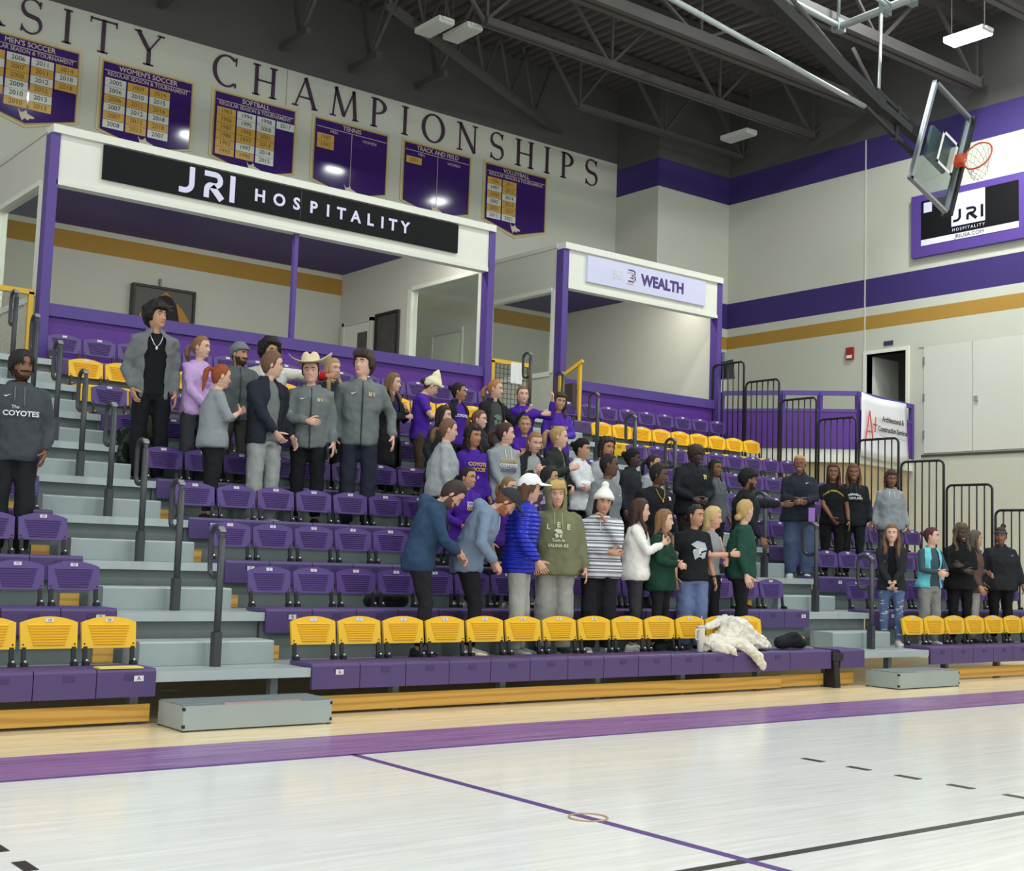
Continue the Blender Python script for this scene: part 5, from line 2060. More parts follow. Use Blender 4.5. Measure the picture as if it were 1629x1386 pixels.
    for key in 'ab':
        S, E, Wt, curl, sd = J[key]
        inn = S + Vector((-sd * 0.05, 0, 0.0))
        tgt = T
        if slv == 'long':
            cu = E.lerp(Wt, 0.96)
            tgt.tube([inn, S, S.lerp(E, 0.3), S.lerp(E, 0.7), E, E.lerp(Wt, 0.35), E.lerp(Wt, 0.75), E.lerp(Wt, 0.86), cu],
                     [0.07 * k + sb, 0.062 * k + sb, 0.055 * k + sb, 0.05 * k + sb, 0.047 * k + sb, 0.044 * k + sb, 0.04 * k + sb, 0.034 * k + sb * 0.7, 0.032 * k + sb * 0.5], 14, round_ends=False)
        elif slv == 'short':
            tgt.tube([inn, S, S.lerp(E, 0.35), S.lerp(E, 0.72)], [0.068 * k + sb, 0.06 * k + sb, 0.057 * k + sb, 0.058 * k + sb], 14)
        elif slv == 'elbow':
            tgt.tube([inn, S, S.lerp(E, 0.5), E, E.lerp(Wt, 0.25)], [0.07 * k + sb, 0.064 * k + sb, 0.06 * k + sb, 0.056 * k + sb, 0.054 * k + sb], 14)
        else:
            T.ball(S + Vector((-sd * 0.035, 0, 0.012)), 0.045, 0, 8, 6)
    if kind in ('hoodie', 'zip') and not sp.get('hood_up'):
        # the hood lying on the back and the collar round the neck
        T.tube([fig.bend((0.082 * sin(a), -0.07 * cos(a) + 0.02, 1.468 + 0.03 * (1 - cos(a)) / 2 * 1.0)) for a in [2 * pi * q / 20 for q in range(20)]], 0.026, 8, closed=True)
        T.ball(fig.bend((0, 0.118, 1.445)), (0.108, 0.065, 0.085), 0, 14, 10)
    elif kind in ('jacket', 'coat', 'puffer'):
        n0 = 16
        ang = [radians(28) + (2 * pi - radians(56)) * q / n0 for q in range(n0 + 1)]
        T.tube([fig.bend((0.078 * sin(a), -0.066 * cos(a) + 0.016, 1.482)) for a in ang], 0.02, 8, round_ends=True)
        T.tube([fig.bend((0.074 * sin(a), -0.062 * cos(a) + 0.016, 1.512)) for a in ang], 0.013, 8, round_ends=True)
    elif kind in ('sweat', 'tee'):
        T.tube([fig.bend((0.07 * sin(a), -0.062 * cos(a) + 0.012, 1.474 - 0.012 * cos(a))) for a in [2 * pi * q / 20 for q in range(20)]], 0.011, 8, closed=True)
    if sp.get('hood_up'):
        rr = []
        for zz, a, bf, bb in ((0.285, 0.02, 0.02, 0.03), (0.275, 0.062, 0.055, 0.075), (0.25, 0.09, 0.078, 0.11), (0.2, 0.108, 0.088, 0.128), (0.14, 0.112, 0.086, 0.13), (0.08, 0.108, 0.082, 0.122), (0.02, 0.1, 0.084, 0.11), (-0.03, 0.1, 0.088, 0.1), (-0.07, 0.12, 0.092, 0.1)):
            outer, inner = [], []
            oo = 0.62 if -0.02 < zz < 0.25 else (0.3 if zz < 0 else 0.35)
            for q in range(25):
                th = oo + (2 * pi - 2 * oo) * q / 24
                x, y = sin(th), -cos(th)
                b_ = bf if y < 0 else bb
                outer.append(hx((a * x, b_ * y * 1.05, zz)))
                inner.append(hx(((a - 0.02) * x, (b_ - 0.02) * y * 1.05, zz - 0.008)))
            rr.append(outer + inner[::-1])
        T.rings(rr)
    name = {'tee': 'shirt', 'tank': 'tank_top', 'sweat': 'sweatshirt', 'hoodie': 'hoodie', 'zip': 'zip_hoodie', 'jacket': 'jacket', 'coat': 'long_coat', 'puffer': 'puffer_jacket', 'vest': 'vest'}[kind]
    top = T.build(name, cloth(tc_, tkind), t)
    remesh(top, 0.017 if sp['H'] > 0 else 0.02, 4, 0.042 if kind not in ('tee', 'tank') else 0.03)
    if sp.get('inner'):
        I = MB()
        ic = sp['inner']
        ih = sp.get('innerhem', hem + 0.02)
        zz, lv2 = 1.47, []
        while zz > ih:
            lv2.append(zz)
            zz -= 0.05
        lv2.append(ih)
        I.rings([fig.ring(max(z, 0.84), bulk - 0.032 + (0.006 if z < 1.2 else 0), 22) for z in lv2])
        I.tube([fig.bend((0.068 * sin(a), -0.06 * cos(a) + 0.012, 1.472 - 0.012 * cos(a))) for a in [2 * pi * q / 18 for q in range(18)]], 0.01, 8, closed=True)
        if sp.get('innersleeve'):
            for key in 'ab':
                S, E, Wt, curl, sd = J[key]
                I.tube([S + Vector((-sd * 0.05, 0, 0)), S, S.lerp(E, 0.5), E, E.lerp(Wt, 0.5), E.lerp(Wt, 0.95)], [0.07, 0.066, 0.058, 0.052, 0.046, 0.038], 12)
        io = I.build('undershirt', cloth(ic), t)
        remesh(io, 0.018, 3, 0.012)
    # zip line down the front
    if kind in ('zip',) or sp.get('zipline'):
        zc = sp.get('zipline', (34, 36, 40))
        P = [fig.front(0.0, z, padz(z) + 0.004) for z in lv if z < 1.46]
        MB().tube(P, 0.007, 6).build('zip', mat('zip_%d' % zc[0], zc, 0.5), top)
    if kind == 'hoodie' and not sp.get('zipline'):
        dc = [min(235, q * 1.35 + 22) for q in tc_]
        for sd in (-1, 1):
            P = [fig.front(sd * x, z, padz(z) + 0.006) for x, z in ((0.036, 1.45), (0.04, 1.41), (0.038, 1.36), (0.042, 1.30 - 0.02 * sd))]
            MB().tube(P, 0.0045, 6).build('drawstring', cloth([int(q) for q in dc]), top)
    # prints on the chest
    for pr_ in sp.get('prints', ()):
        body_, size, colr, px_, pz_ = pr_[:5]
        sxx = pr_[5] if len(pr_) > 5 else 1.0
        arc = pr_[6] if len(pr_) > 6 else 0.0
        m_ = mat('print_%d_%d_%d' % tuple(colr), colr, 0.7)
        if isinstance(body_, str):
            me = text_mesh(body_, size, m_, 0.0015, sxx, 'CENTER', 1.0, size * 0.03).copy()
        else:
            q = MB()
            for poly in body_:
                q.prism([(x * size, z * size) for x, z in poly], -0.0015, 0.0015, 'z')
            me = q.mesh('print', m_)
        base_pad = (bulk - 0.032 if sp.get('inner') and pr_[-1] == 'in' else padz(pz_)) + 0.012
        for v in me.vertices:
            x, zq = v.co.x + px_, v.co.y + pz_ - arc * (v.co.x ** 2)
            v.co = fig.front(x, zq, base_pad + v.co.z)
        me.update()
        link(bpy.data.objects.new('print', me), top)
    for key, sg_, t0, t1, bc_ in sp.get('bands', ()):
        S, E, Wt, curl, sd = J[key]
        p0, p1 = (S, E) if sg_ == 0 else (E, Wt)
        MB().tube([p0.lerp(p1, t0), p0.lerp(p1, (t0 + t1) / 2), p0.lerp(p1, t1)], [(0.077 - 0.014 * t0) if sg_ == 0 else 0.058, (0.072 - 0.012 * t1) if sg_ == 0 else 0.056, (0.07 - 0.012 * t1) if sg_ == 0 else 0.05], 14).build('sleeve_band', cloth(bc_), top)
    # ---------------- trousers
    bc = sp.get('pants', (34, 35, 38))
    bk = sp.get('pantkind', 'cotton')
    Lg = MB()
    wide = sp.get('wide', 0.0)
    wz = 1.0
    rg_ = []
    for z in (1.0, 0.95, 0.9, 0.85, 0.81):
        a, b = fig.torso(max(z, 0.84), -0.004)
        rg_.append([Vector((a * cos(2 * pi * q / 20), 0.006 + b * sin(2 * pi * q / 20) + fig.lean * 0.16 * smooth01((z - 0.3) / 0.6), z)) if z <= 0.9 else fig.bend((a * cos(2 * pi * q / 20), 0.006 + b * sin(2 * pi * q / 20), z)) for q in range(20)])
    Lg.rings(rg_)
    fk = 0.7 + 0.3 * fig.fat
    for key in ('la', 'lb'):
        H_, K_, A_, sd = J[key]
        end = A_ + Vector((0, 0, -0.015 if wide > 0.01 else 0.03))
        Lg.tube([H_ + Vector((0, 0, 0.0)), H_.lerp(K_, 0.3), H_.lerp(K_, 0.7), K_, K_.lerp(A_, 0.3), K_.lerp(A_, 0.7), end],
                [0.1 * fk, 0.096 * fk + wide * 0.3, 0.078 * fk + wide * 0.6, 0.068 * fk + wide, 0.066 * fk + wide, 0.056 * fk + wide, 0.05 * fk + wide], 14)
    lo_ = Lg.build('trousers', cloth(bc, bk), t)
    remesh(lo_, 0.019, 4, 0.034)
    # ---------------- shoes
    shc = sp.get('shoes', (40, 40, 42))
    for key in ('la', 'lb'):
        H_, K_, A_, sd = J[key]
        S_ = MB()
        M3 = Matrix.Rotation(sd * 0.22, 3, 'Z')
        rr = []
        for y, w, h0, h1 in ((0.075, 0.02, 0.012, 0.06), (0.065, 0.034, 0.008, 0.085), (0.03, 0.038, 0.006, 0.1), (-0.02, 0.04, 0.006, 0.095), (-0.07, 0.045, 0.006, 0.07), (-0.12, 0.048, 0.006, 0.055), (-0.165, 0.04, 0.008, 0.045), (-0.19, 0.02, 0.014, 0.034)):
            ring = []
            for q in range(12):
                a = 2 * pi * q / 12
                ring.append(M3 @ Vector((w * cos(a), y, (h0 + h1) / 2 + (h1 - h0) / 2 * sin(a))) + Vector((A_.x, A_.y, 0.004)))
            rr.append(ring)
        S_.rings(rr, 0)
        rr = []
        for y, w in ((0.082, 0.022), (0.07, 0.037), (0.03, 0.042), (-0.02, 0.043), (-0.07, 0.049), (-0.12, 0.052), (-0.168, 0.043), (-0.197, 0.02)):
            rr.append([M3 @ Vector((w * c1, y, z1)) + Vector((A_.x, A_.y, 0)) for c1, z1 in ((-1, 0.0), (1, 0.0), (1, 0.022), (-1, 0.022))])
        S_.rings(rr, 1, False)
        S_.build('shoe', [cloth(shc), SOLE if sp.get('sole', True) else BLACK], t)
        if sp.get('socks'):
            MB().tube([A_ + Vector((0, 0, 0.0)), A_ + Vector((0, -0.005, 0.13))], 0.042, 10).build('sock', cloth(sp['socks']), t)
    # ---------------- small extras
    if sp.get('chain'):
        P = [fig.front(x, z, (padz(1.35) if not sp.get('inner') else bulk - 0.03) + 0.012) for x, z in ((-0.062, 1.465), (-0.055, 1.42), (-0.03, 1.36), (0.0, 1.325), (0.03, 1.36), (0.055, 1.42), (0.062, 1.465))]
        cm = MB()
        cm.tube(P, 0.0045, 6)
        cm.ball(P[3] + Vector((0, -0.004, -0.012)), (0.014, 0.006, 0.02), 0, 8, 6)
        cm.build('necklace', mat('chain_%d' % sp['chain'][0], sp['chain'], 0.3, metal=0.7), t)
    if sp.get('glasses'):
        gm = MB()
        for sd in (-1, 1):
            gm.tube([hx((sd * 0.032 + 0.022 * cos(q * pi / 7), -0.104, 0.117 + 0.017 * sin(q * pi / 7))) for q in range(14)], 0.0028, 5, closed=True)
            gm.tube([hx((sd * 0.054, -0.102, 0.12)), hx((sd * 0.078, -0.04, 0.12)), hx((sd * 0.08, 0.01, 0.118))], 0.0025, 5)
        gm.tube([hx((-0.01, -0.107, 0.12)), hx((0.01, -0.107, 0.12))], 0.0028, 5)
        gm.build('eyeglasses', mat('rose_glasses', (150, 90, 84), 0.4), t)
    if sp.get('watch'):
        S, E, Wt, curl, sd = J[sp['watch']]
        c = E.lerp(Wt, 0.93)
        d = (Wt - E).normalized()
        wm = MB()
        wm.tube([c - d * 0.012, c + d * 0.012], 0.033, 12)
        wm.build('wristwatch', BLACK, t)
    if sp.get('phone'):
        S, E, Wt, curl, sd = J[sp['phone']]
        S2, E2, W2, c2, s2_ = J['a' if sp['phone'] == 'b' else 'b']
        d = (Wt - E).normalized()
        c = Wt + d * 0.11 + Vector((0, -0.01, 0.03))
        M4 = Matrix.Translation(t.matrix_basis @ c) if False else Matrix.Translation(c) @ Matrix.Rotation(radians(-50), 4, 'X')
        ph = MB()
        ph.box((-0.037, -0.075, -0.004), (0.037, 0.075, 0.004), 0, M4)
        po_ = ph.build('phone', BLACK)
        MW = Matrix.Translation((sp['x'], sp['y'], sp['z'])) @ Matrix.Rotation(radians(sp.get('yaw', 0)), 4, 'Z') @ Matrix.Scale(sp['H'] / 1.75, 4)
        po_.matrix_world = MW
        tag(po_, sp['phonelabel'], 'phone')
    return t


SWOOSH = [[(-1.0, 0.1), (-0.6, -0.35), (-0.2, -0.3), (1.2, 0.5), (-0.2, 0.0), (-0.6, -0.02)]]
MONO = [[(-1, 0.8), (-0.7, 0.8), (-0.7, -0.5), (-1, -0.5)], [(-0.7, 0.8), (-0.1, -0.5), (-0.4, -0.5), (-0.9, 0.6)], [(-0.3, 0.8), (0.0, 0.8), (0.0, -0.5), (-0.3, -0.5)], [(0.2, 0.8), (0.45, 0.8), (0.75, -0.5), (0.55, -0.5)],
        [(1.1, 0.8), (0.9, 0.8), (0.6, -0.5), (0.8, -0.5)]]
BLOB = [[(-1, 0.6), (-0.3, 1.0), (0.6, 0.8), (0.9, 0.1), (0.3, -0.1), (-0.4, 0.2)], [(-0.8, -0.1), (-0.2, 0.05), (0.1, -0.6), (-0.5, -1.0)], [(0.2, -0.3), (0.8, -0.1), (0.7, -0.8), (0.3, -0.9)]]
LIGHT, FAIR, MID, TANS, BROWN, DARK, DEEP = (208, 160, 136), (216, 172, 150), (188, 142, 112), (172, 122, 92), (128, 88, 64), (94, 64, 50), (66, 48, 42)
GREYZ = (112, 120, 120)
GOLDP, WHITEP, PURPP = (222, 176, 78), (228, 228, 232), (96, 78, 160)
PURT = (74, 38, 152)


def P(row, x, H, yaw, head, label, dy=0.66, **kw):
    sp = dict(x=x, y=yrow(row) + dy, z=zdeck(row) + 0.001, H=H, yaw=yaw, head=head, label=label)
    sp.update(kw)
    make_person(sp)


# ---- across the yellow-fenced aisle
P(3, -1.16, 1.96, -14, (22, 0, 0), 'person with short dreadlocks in a charcoal hoodie lettered COYOTES', skin=BROWN, hair=(30, 26, 26), style='dreads', dreadlen=0.09, beard=0.008,
  top=('hoodie', (70, 74, 80)), pants=(36, 38, 42), arms=('down', 'pocket'), wide=0.016, fat=1.02, socks=(214, 214, 208), prints=[('COYOTES', 0.062, WHITEP, 0.02, 1.22, 1.05), ('The', 0.04, (190, 170, 210), -0.03, 1.275), (SWOOSH, 0.028, WHITEP, -0.1, 1.37)])
P(3, -1.72, 1.88, -10, (10, 0, 0), 'person in a navy quilted puffer jacket beside the COYOTES hoodie', skin=BROWN, hair=(30, 26, 26), style='buzz', top=('puffer', (44, 50, 74), 'puffer'), arms=('down', 'down'))
# ---- fifth row up
P(5, 0.91, 2.11, -12, (34, -6, 0), 'tallest person, afro hair, open grey jacket over a black shirt', skin=MID, hair=(26, 22, 22), style='curly', top=('jacket', (112, 116, 118)), inner=(24, 25, 28), open=36, fat=0.84,
  pants=(26, 28, 32), arms=('pocket', 'down'), chain=(200, 200, 205), wide=0.015)
P(5, 1.47, 1.79, 12, (26, 0, 0), 'person in a lilac sweatshirt with fair hair pulled back', fem=True, skin=FAIR, hair=(140, 104, 70), style='pony', ponyz=0.12, hairlen=0.24, top=('sweat', (196, 164, 214)), pants=(62, 64, 68), arms=('clasp', 'clasp'),
  wide=0.015, prints=[('NATIVE', 0.06, (150, 120, 180), 0.04, 1.27), (MONO, 0.03, (176, 150, 200), 0.04, 1.19)])
P(5, 1.98, 1.77, -5, (32, 0, 0), 'black-bearded person in a grey knit cap and grey hoodie', skin=MID, hair=(20, 18, 18), style='buzz', beard=0.016, hat=('beanie', (112, 118, 124)), top=('zip', (94, 100, 102)), pants=(70, 72, 62),
  arms=('down', ((0.30, 0.32, 1.36), (0.6, 0, -1), 0.4)))
P(5, 2.40, 1.86, -18, (22, 0, 0), 'curly dark-haired person reaching out in a white and red varsity jacket', skin=MID, hair=(28, 24, 24), style='afro', top=('jacket', (216, 216, 206)), inner=(180, 40, 44), open=14, bands=(('b', 0, 0.0, 0.3, (176, 40, 46)), ('b', 1, 0.62, 0.97, (176, 40, 46)), ('a', 0, 0.0, 0.3, (176, 40, 46))), pants=(40, 42, 46),
  arms=('down', ((0.66, 0.30, 1.38), (0.5, -0.2, -1), 0.5)))
P(5, 3.30, 1.74, 0, (10, 0, 0), 'fair-haired person almost hidden behind the cowboy hat', fem=True, skin=FAIR, hair=(176, 148, 104), style='long', top=('sweat', (40, 46, 56)), arms=('down', 'down'))
P(5, 4.21, 1.66, 22, (16, 2, 0), 'person with long light brown hair in a long black coat, arms folded', fem=True, skin=FAIR, hair=(128, 96, 66), style='long', hairlen=0.26, top=('coat', (36, 38, 42)), inner=(58, 40, 96), open=16, innerhem=0.84, arms=('cross', 'chest'))
P(5, 4.71, 1.72, 56, (8, 34, 0), 'person in a cream slouchy knit cap and purple shirt looking down', skin=FAIR, hair=(60, 42, 34), style='bun', bunpos=(0, 0.13, 0.10), hat=('beanie', (226, 220, 186), 'slouch'), top=('tee', (78, 42, 160)), sleeve='short', pants=(82, 66, 56),
  arms=('phone', 'phone'), prints=[('COYOTES', 0.06, GOLDP, 0.03, 1.25)])
P(5, 5.30, 1.65, 8, (40, 0, 0), 'person with tied black hair, black jacket open over a purple tee', fem=True, skin=TANS, hair=(24, 20, 22), style='bun', top=('jacket', (36, 38, 44)), inner=PURT, open=44, arms=('down', 'down'),
  prints=[('COYOTES', 0.06, WHITEP, 0.0, 1.28, 1.0, 0, 'in')])
P(5, 5.92, 1.76, 2, (34, 2, 0), 'strawberry blonde person in a black jacket raising a fist', fem=True, skin=FAIR, hair=(172, 120, 74), style='pony', ponyz=0.12, hairlen=0.24, top=('jacket', (38, 40, 44)), inner=(66, 68, 70), open=44, arms=('down', ((0.42, 0.22, 1.36), (0.9, 0, -1), 1.2)),
  prints=[(BLOB, 0.08, (120, 136, 120), 0.0, 1.2, 1, 0, 'in')])
P(5, 6.45, 1.72, -30, (8, -4, 0), 'person in a purple hoodie throwing both arms out to one side', fem=True, skin=FAIR, hair=(120, 84, 60), style='pony', ponyz=0.12, hairlen=0.24, top=('hoodie', PURT), arms=(((-0.26, 0.28, 1.36), (0.5, 0.6, -0.6), 1.2), ((0.40, 0.16, 1.58), (0.6, -0.1, -0.8), 1.2)),
  prints=[(BLOB, 0.06, WHITEP, 0.02, 1.17)])
P(5, 7.12, 1.69, -26, (6, 0, 6), 'person with loose brown curls in a purple long-sleeved top, smiling', fem=True, skin=MID, hair=(64, 44, 34), style='longcurl', hairlen=0.2, top=('sweat', (84, 50, 166)), arms=('belly', 'belly'), smile=True, prints=[('COYOTES', 0.06, GOLDP, 0, 1.24)])
# ---- fourth row up
P(4, 1.29, 1.78, 76, (4, 6, 0), 'red ponytailed person in a loose grey tee, turned away', fem=True, skin=FAIR, hair=(150, 72, 36), style='pony', hairlen=0.32, top=('tee', (140, 146, 150)), sleeve='elbow', loose=0.025, hem=0.82, pants=(34, 36, 40), arms=('chest', 'chest'), fat=1.1)
P(4, 1.93, 2.0, 12, (52, 4, 0), 'brown-haired person in an open navy jacket and light grey trousers', skin=FAIR, hair=(110, 82, 58), style='short', top=('jacket', (40, 44, 54)), inner=(118, 122, 122), open=22, pants=(158, 162, 160), arms=('clasp', 'downf'), shoes=(222, 222, 220), wide=0.02, smile=True)
P(4, 2.51, 1.98, -26, (-8, 0, -4), 'person in a cream cowboy hat and grey zip hoodie', skin=FAIR, hair=(64, 44, 34), style='short', hat=('cowboy', (216, 202, 170)), top=('zip', GREYZ), pants=(26, 28, 32), arms=('belly', 'down'), smile=True,
  prints=[(SWOOSH, 0.03, WHITEP, -0.09, 1.34), (MONO, 0.03, (214, 190, 130), 0.09, 1.33)], wide=0.01)
P(4, 3.21, 2.16, -26, (-38, -8, 0), 'very tall mop-haired person in a grey zip hoodie', skin=FAIR, hair=(62, 46, 38), style='mop', top=('zip', GREYZ), pants=(44, 48, 62), arms=('down', ((0.30, 0.06, 0.92), (0.6, -1, 0), 0.35)),
  prints=[(SWOOSH, 0.03, WHITEP, -0.09, 1.34), (MONO, 0.032, (214, 190, 130), 0.09, 1.33)], wide=0.012, shoes=(30, 30, 34))
P(4, 4.42, 1.61, 14, (22, 0, 0), 'long dark-haired person in a long black coat, smiling', fem=True, skin=FAIR, hair=(44, 36, 34), style='long', hairlen=0.3, top=('coat', (38, 44, 48)), arms=('pocket', 'pocket'), smile=True)
P(4, 4.99, 1.61, 10, (24, 0, 0), 'brown-haired smiling person in a dark jacket behind the curly-haired one', fem=True, skin=FAIR, hair=(110, 80, 60), style='pony', ponyz=0.12, hairlen=0.24, top=('jacket', (44, 46, 52)), arms=('down', 'down'), smile=True)
P(4, 5.77, 1.60, -8, (-26, 0, 0), 'person with a curly light ponytail in a purple tee with gold print', fem=True, skin=MID, hair=(150, 114, 70), style='pony', hairlen=0.26, curltail=True, top=('tee', PURT), arms=(((0.02, 0.34, 1.28), (0.6, 0, -1), 0.3), 'down'), prints=[('SOCCER', 0.06, GOLDP, 0, 1.27)])
# ---- third row up
P(3, 3.83, 1.77, 62, (2, 4, 0), 'brown-haired person in a roomy light grey sweatshirt seen from behind', fem=True, skin=FAIR, hair=(112, 82, 58), style='pony', ponyz=0.1, hairlen=0.2, top=('sweat', (158, 162, 166)), loose=0.05, fat=1.08, pants=(44, 48, 48), arms=('down', 'downf'))
P(3, 4.24, 1.72, -4, (10, 0, 0), 'curly tied-back dark-haired person in a purple tee lettered in gold', fem=True, skin=TANS, hair=(40, 30, 28), style='longcurl', hairlen=0.1, top=('sweat', PURT), pants=(50, 50, 56), arms=('down', 'down'),
  prints=[('COYOTE', 0.062, GOLDP, 0.01, 1.29, 1.05), ('SOCCER', 0.062, GOLDP, 0.01, 1.225, 1.05), (BLOB, 0.02, (196, 170, 210), 0.02, 1.13)])
P(3, 4.72, 1.8, -6, (58, 0, 0), 'dark-haired person in a light grey hoodie with gold, white and purple lettering', fem=True, skin=FAIR, hair=(64, 42, 34), style='pony', ponyz=0.12, hairlen=0.24, top=('hoodie', (150, 158, 160)), pants=(38, 38, 42), arms=('clasp', 'clasp'), fat=1.05,
  prints=[('COYOTES', 0.05, GOLDP, 0, 1.31), ('COYOTES', 0.055, WHITEP, 0, 1.25), ('COYOTES', 0.048, PURPP, 0, 1.19)])
P(3, 5.18, 1.73, -14, (2, 14, 0), 'fair person looking down in a grey hoodie under a black jacket', fem=True, skin=FAIR, hair=(146, 112, 78), style='pony', ponyz=0.12, hairlen=0.24, top=('jacket', (38, 40, 44)), inner=(156, 162, 160), open=46, arms=('chest', 'chest'))
P(3, 5.58, 1.83, 14, (30, 0, 0), 'blonde ponytailed person in a black jacket holding its lapel', fem=True, skin=FAIR, hair=(178, 146, 98), style='pony', hairlen=0.26, top=('jacket', (46, 50, 48)), inner=(120, 122, 122), open=14, arms=('chest', 'pouch'))
P(3, 5.97, 1.70, 10, (22, 2, 0), 'person in a white jacket and black head wrap, arms folded', fem=True, skin=MID, hair=(22, 20, 22), style='bun', hat=('wrap', (30, 30, 34)), top=('jacket', (222, 226, 228)), arms=('cross', 'cross2'), pants=(34, 34, 38), smile=True)
P(3, 6.42, 1.75, 2, (-6, 0, 0), 'curly dark-haired person in a loose pale grey sweatshirt', fem=True, skin=TANS, hair=(44, 32, 30), style='longcurl', hairlen=0.06, top=('sweat', (164, 168, 172)), loose=0.02, fat=1.12, arms=('down', 'down'), pants=(44, 44, 48))
P(3, 6.88, 1.64, 20, (24, 0, 0), 'dark-skinned person in a black head wrap and black jacket', fem=True, skin=DEEP, hair=(22, 20, 22), style='bun', hat=('wrap', (28, 28, 32)), top=('jacket', (40, 44, 50)), arms=('down', 'down'), prints=[(BLOB, 0.02, WHITEP, 0.08, 1.33)])
P(3, 7.28, 1.60, 10, (16, 0, 0), 'half hidden person in a grey hoodie behind the gold chain', fem=True, skin=MID, hair=(40, 28, 30), style='pony', ponyz=0.12, hairlen=0.24, top=('sweat', (160, 164, 170)), arms=('down', 'down'), fat=1.1)
P(3, 8.05, 1.80, -10, (24, 12, 0), 'big smiling person with brown-tipped locks in a black hoodie', skin=DEEP, hair=(62, 44, 36), style='dreads', dreadlen=0.06, top=('hoodie', (32, 36, 40)), arms=('pouch', 'pouch'), fat=1.22, smile=True, pants=(40, 40, 36), prints=[(BLOB, 0.035, (206, 196, 120), 0.1, 1.33)])
P(3, 8.50, 1.62, -14, (16, 0, 0), 'person with long dark braids in a grey hoodie by the narrow booth aisle', fem=True, skin=BROWN, hair=(28, 24, 24), style='long', hairlen=0.16, top=('hoodie', (92, 98, 104)), arms=('down', 'down'))
# ---- second row up
P(2, 3.51, 1.57, -8, (30, 0, 0), 'smiling black-haired person in a purple hoodie with a white print', fem=True, skin=MID, hair=(30, 24, 24), style='pony', ponyz=0.12, hairlen=0.24, top=('hoodie', (72, 34, 142)), pants=(32, 34, 38), arms=('pouch', 'pouch'), smile=True, shoes=(206, 206, 204),
  prints=[([[(-1.6, 0.5), (1.6, 0.5), (1.6, -0.5), (-1.6, -0.5)]], 0.06, WHITEP, 0.04, 1.31), ('COYOTE', 0.05, (90, 60, 150), 0.04, 1.312), ('SOCCER', 0.052, GOLDP, 0.04, 1.25)])
P(2, 4.08, 1.50, 0, (18, 4, 0), 'light brown-haired person half hidden behind the white cap', fem=True, skin=FAIR, hair=(140, 106, 74), style='pony', ponyz=0.12, hairlen=0.24, top=('sweat', (78, 44, 140)), arms=('down', 'down'), shoes=(206, 206, 204))
P(2, 4.69, 1.66, 8, (30, 0, 0), 'black-haired person in a floral lilac top behind the olive hood', fem=True, skin=MID, hair=(26, 22, 24), style='long', hairlen=0.3, top=('sweat', (170, 150, 190), 'camo'), arms=('down', 'down'), shoes=(206, 206, 204))
P(2, 5.62, 1.88, 12, (36, 0, 0), 'short-haired dark-skinned person in a plain grey shirt with an earring', skin=DARK, hair=(24, 20, 20), style='buzz', top=('sweat', (122, 128, 132)), arms=('down', 'down'), pants=(36, 38, 44), prints=[(SWOOSH, 0.03, WHITEP, 0.06, 1.3)])
P(2, 6.45, 1.82, -8, (40, 6, 0), 'person wearing a gold chain over a black sweatshirt', skin=DARK, hair=(22, 20, 20), style='short', top=('sweat', (28, 30, 34)), arms=('down', 'down'), chain=(206, 170, 70), fat=1.12, pants=(30, 30, 34), prints=[(BLOB, 0.025, WHITEP, 0.12, 1.35)])
P(2, 8.14, 1.86, 52, (6, 0, 0), 'person in a black knit cap and black jacket stretching out a hand', skin=BROWN, hair=(22, 20, 20), style='buzz', hat=('beanie', (30, 32, 34)), top=('jacket', (32, 34, 38)), arms=('downf', ((0.28, 0.52, 1.38), (0.6, 0, -1), 0.1)), pants=(44, 70, 178), fat=1.1, beard=0.004)
# ---- lowest row
P(1, 2.34, 1.87, 58, (0, 30, 0), 'brown-bearded person leaning forward in a navy hooded jacket', dy=0.64, skin=LIGHT, hair=(54, 42, 36), style='short', beard=0.01, lean=17, top=('hoodie', (48, 70, 98)), zipline=(30, 40, 56), pants=(36, 36, 40), arms=(((0.05, 0.34, 1.10), (0.8, -0.5, 0), 0.8), ((0.07, 0.36, 1.08), (0.8, -0.5, 0), 0.8)), knee=0.05,
  shoes=(34, 36, 40), sole=False, fat=1.05)
P(1, 2.97, 1.87, 52, (4, 30, 0), 'red-bearded person in a black cap and dusty blue hoodie, bent forward', dy=0.64, skin=LIGHT, hair=(110, 66, 44), style='short', beard=0.012, beardc=(140, 76, 48), hat=('cap', (52, 54, 58)), lean=24, top=('hoodie', (118, 136, 158)), pants=(30, 30, 34),
  arms=(((0.16, 0.26, 0.98), (0.8, -0.8, 0), 1.1), ((0.18, 0.22, 0.98), (0.8, -0.8, 0), 1.0)), knee=0.05, fat=1.12, shoes=(206, 196, 180))
P(1, 3.60, 1.9, 42, (26, 0, 0), 'person in a white cap and bright blue quilted puffer jacket', dy=0.665, skin=LIGHT, hair=(96, 66, 46), style='bob', hat=('cap', (232, 234, 234)), top=('puffer', (40, 56, 206), 'puffer'), pants=(164, 164, 158), wide=0.018, lean=6,
  arms=(((0.20, 0.22, 0.93), (0.8, -0.8, 0), 0.4), ((0.24, 0.1, 0.92), (0.8, -0.8, 0), 0.4)), shoes=(150, 150, 146))
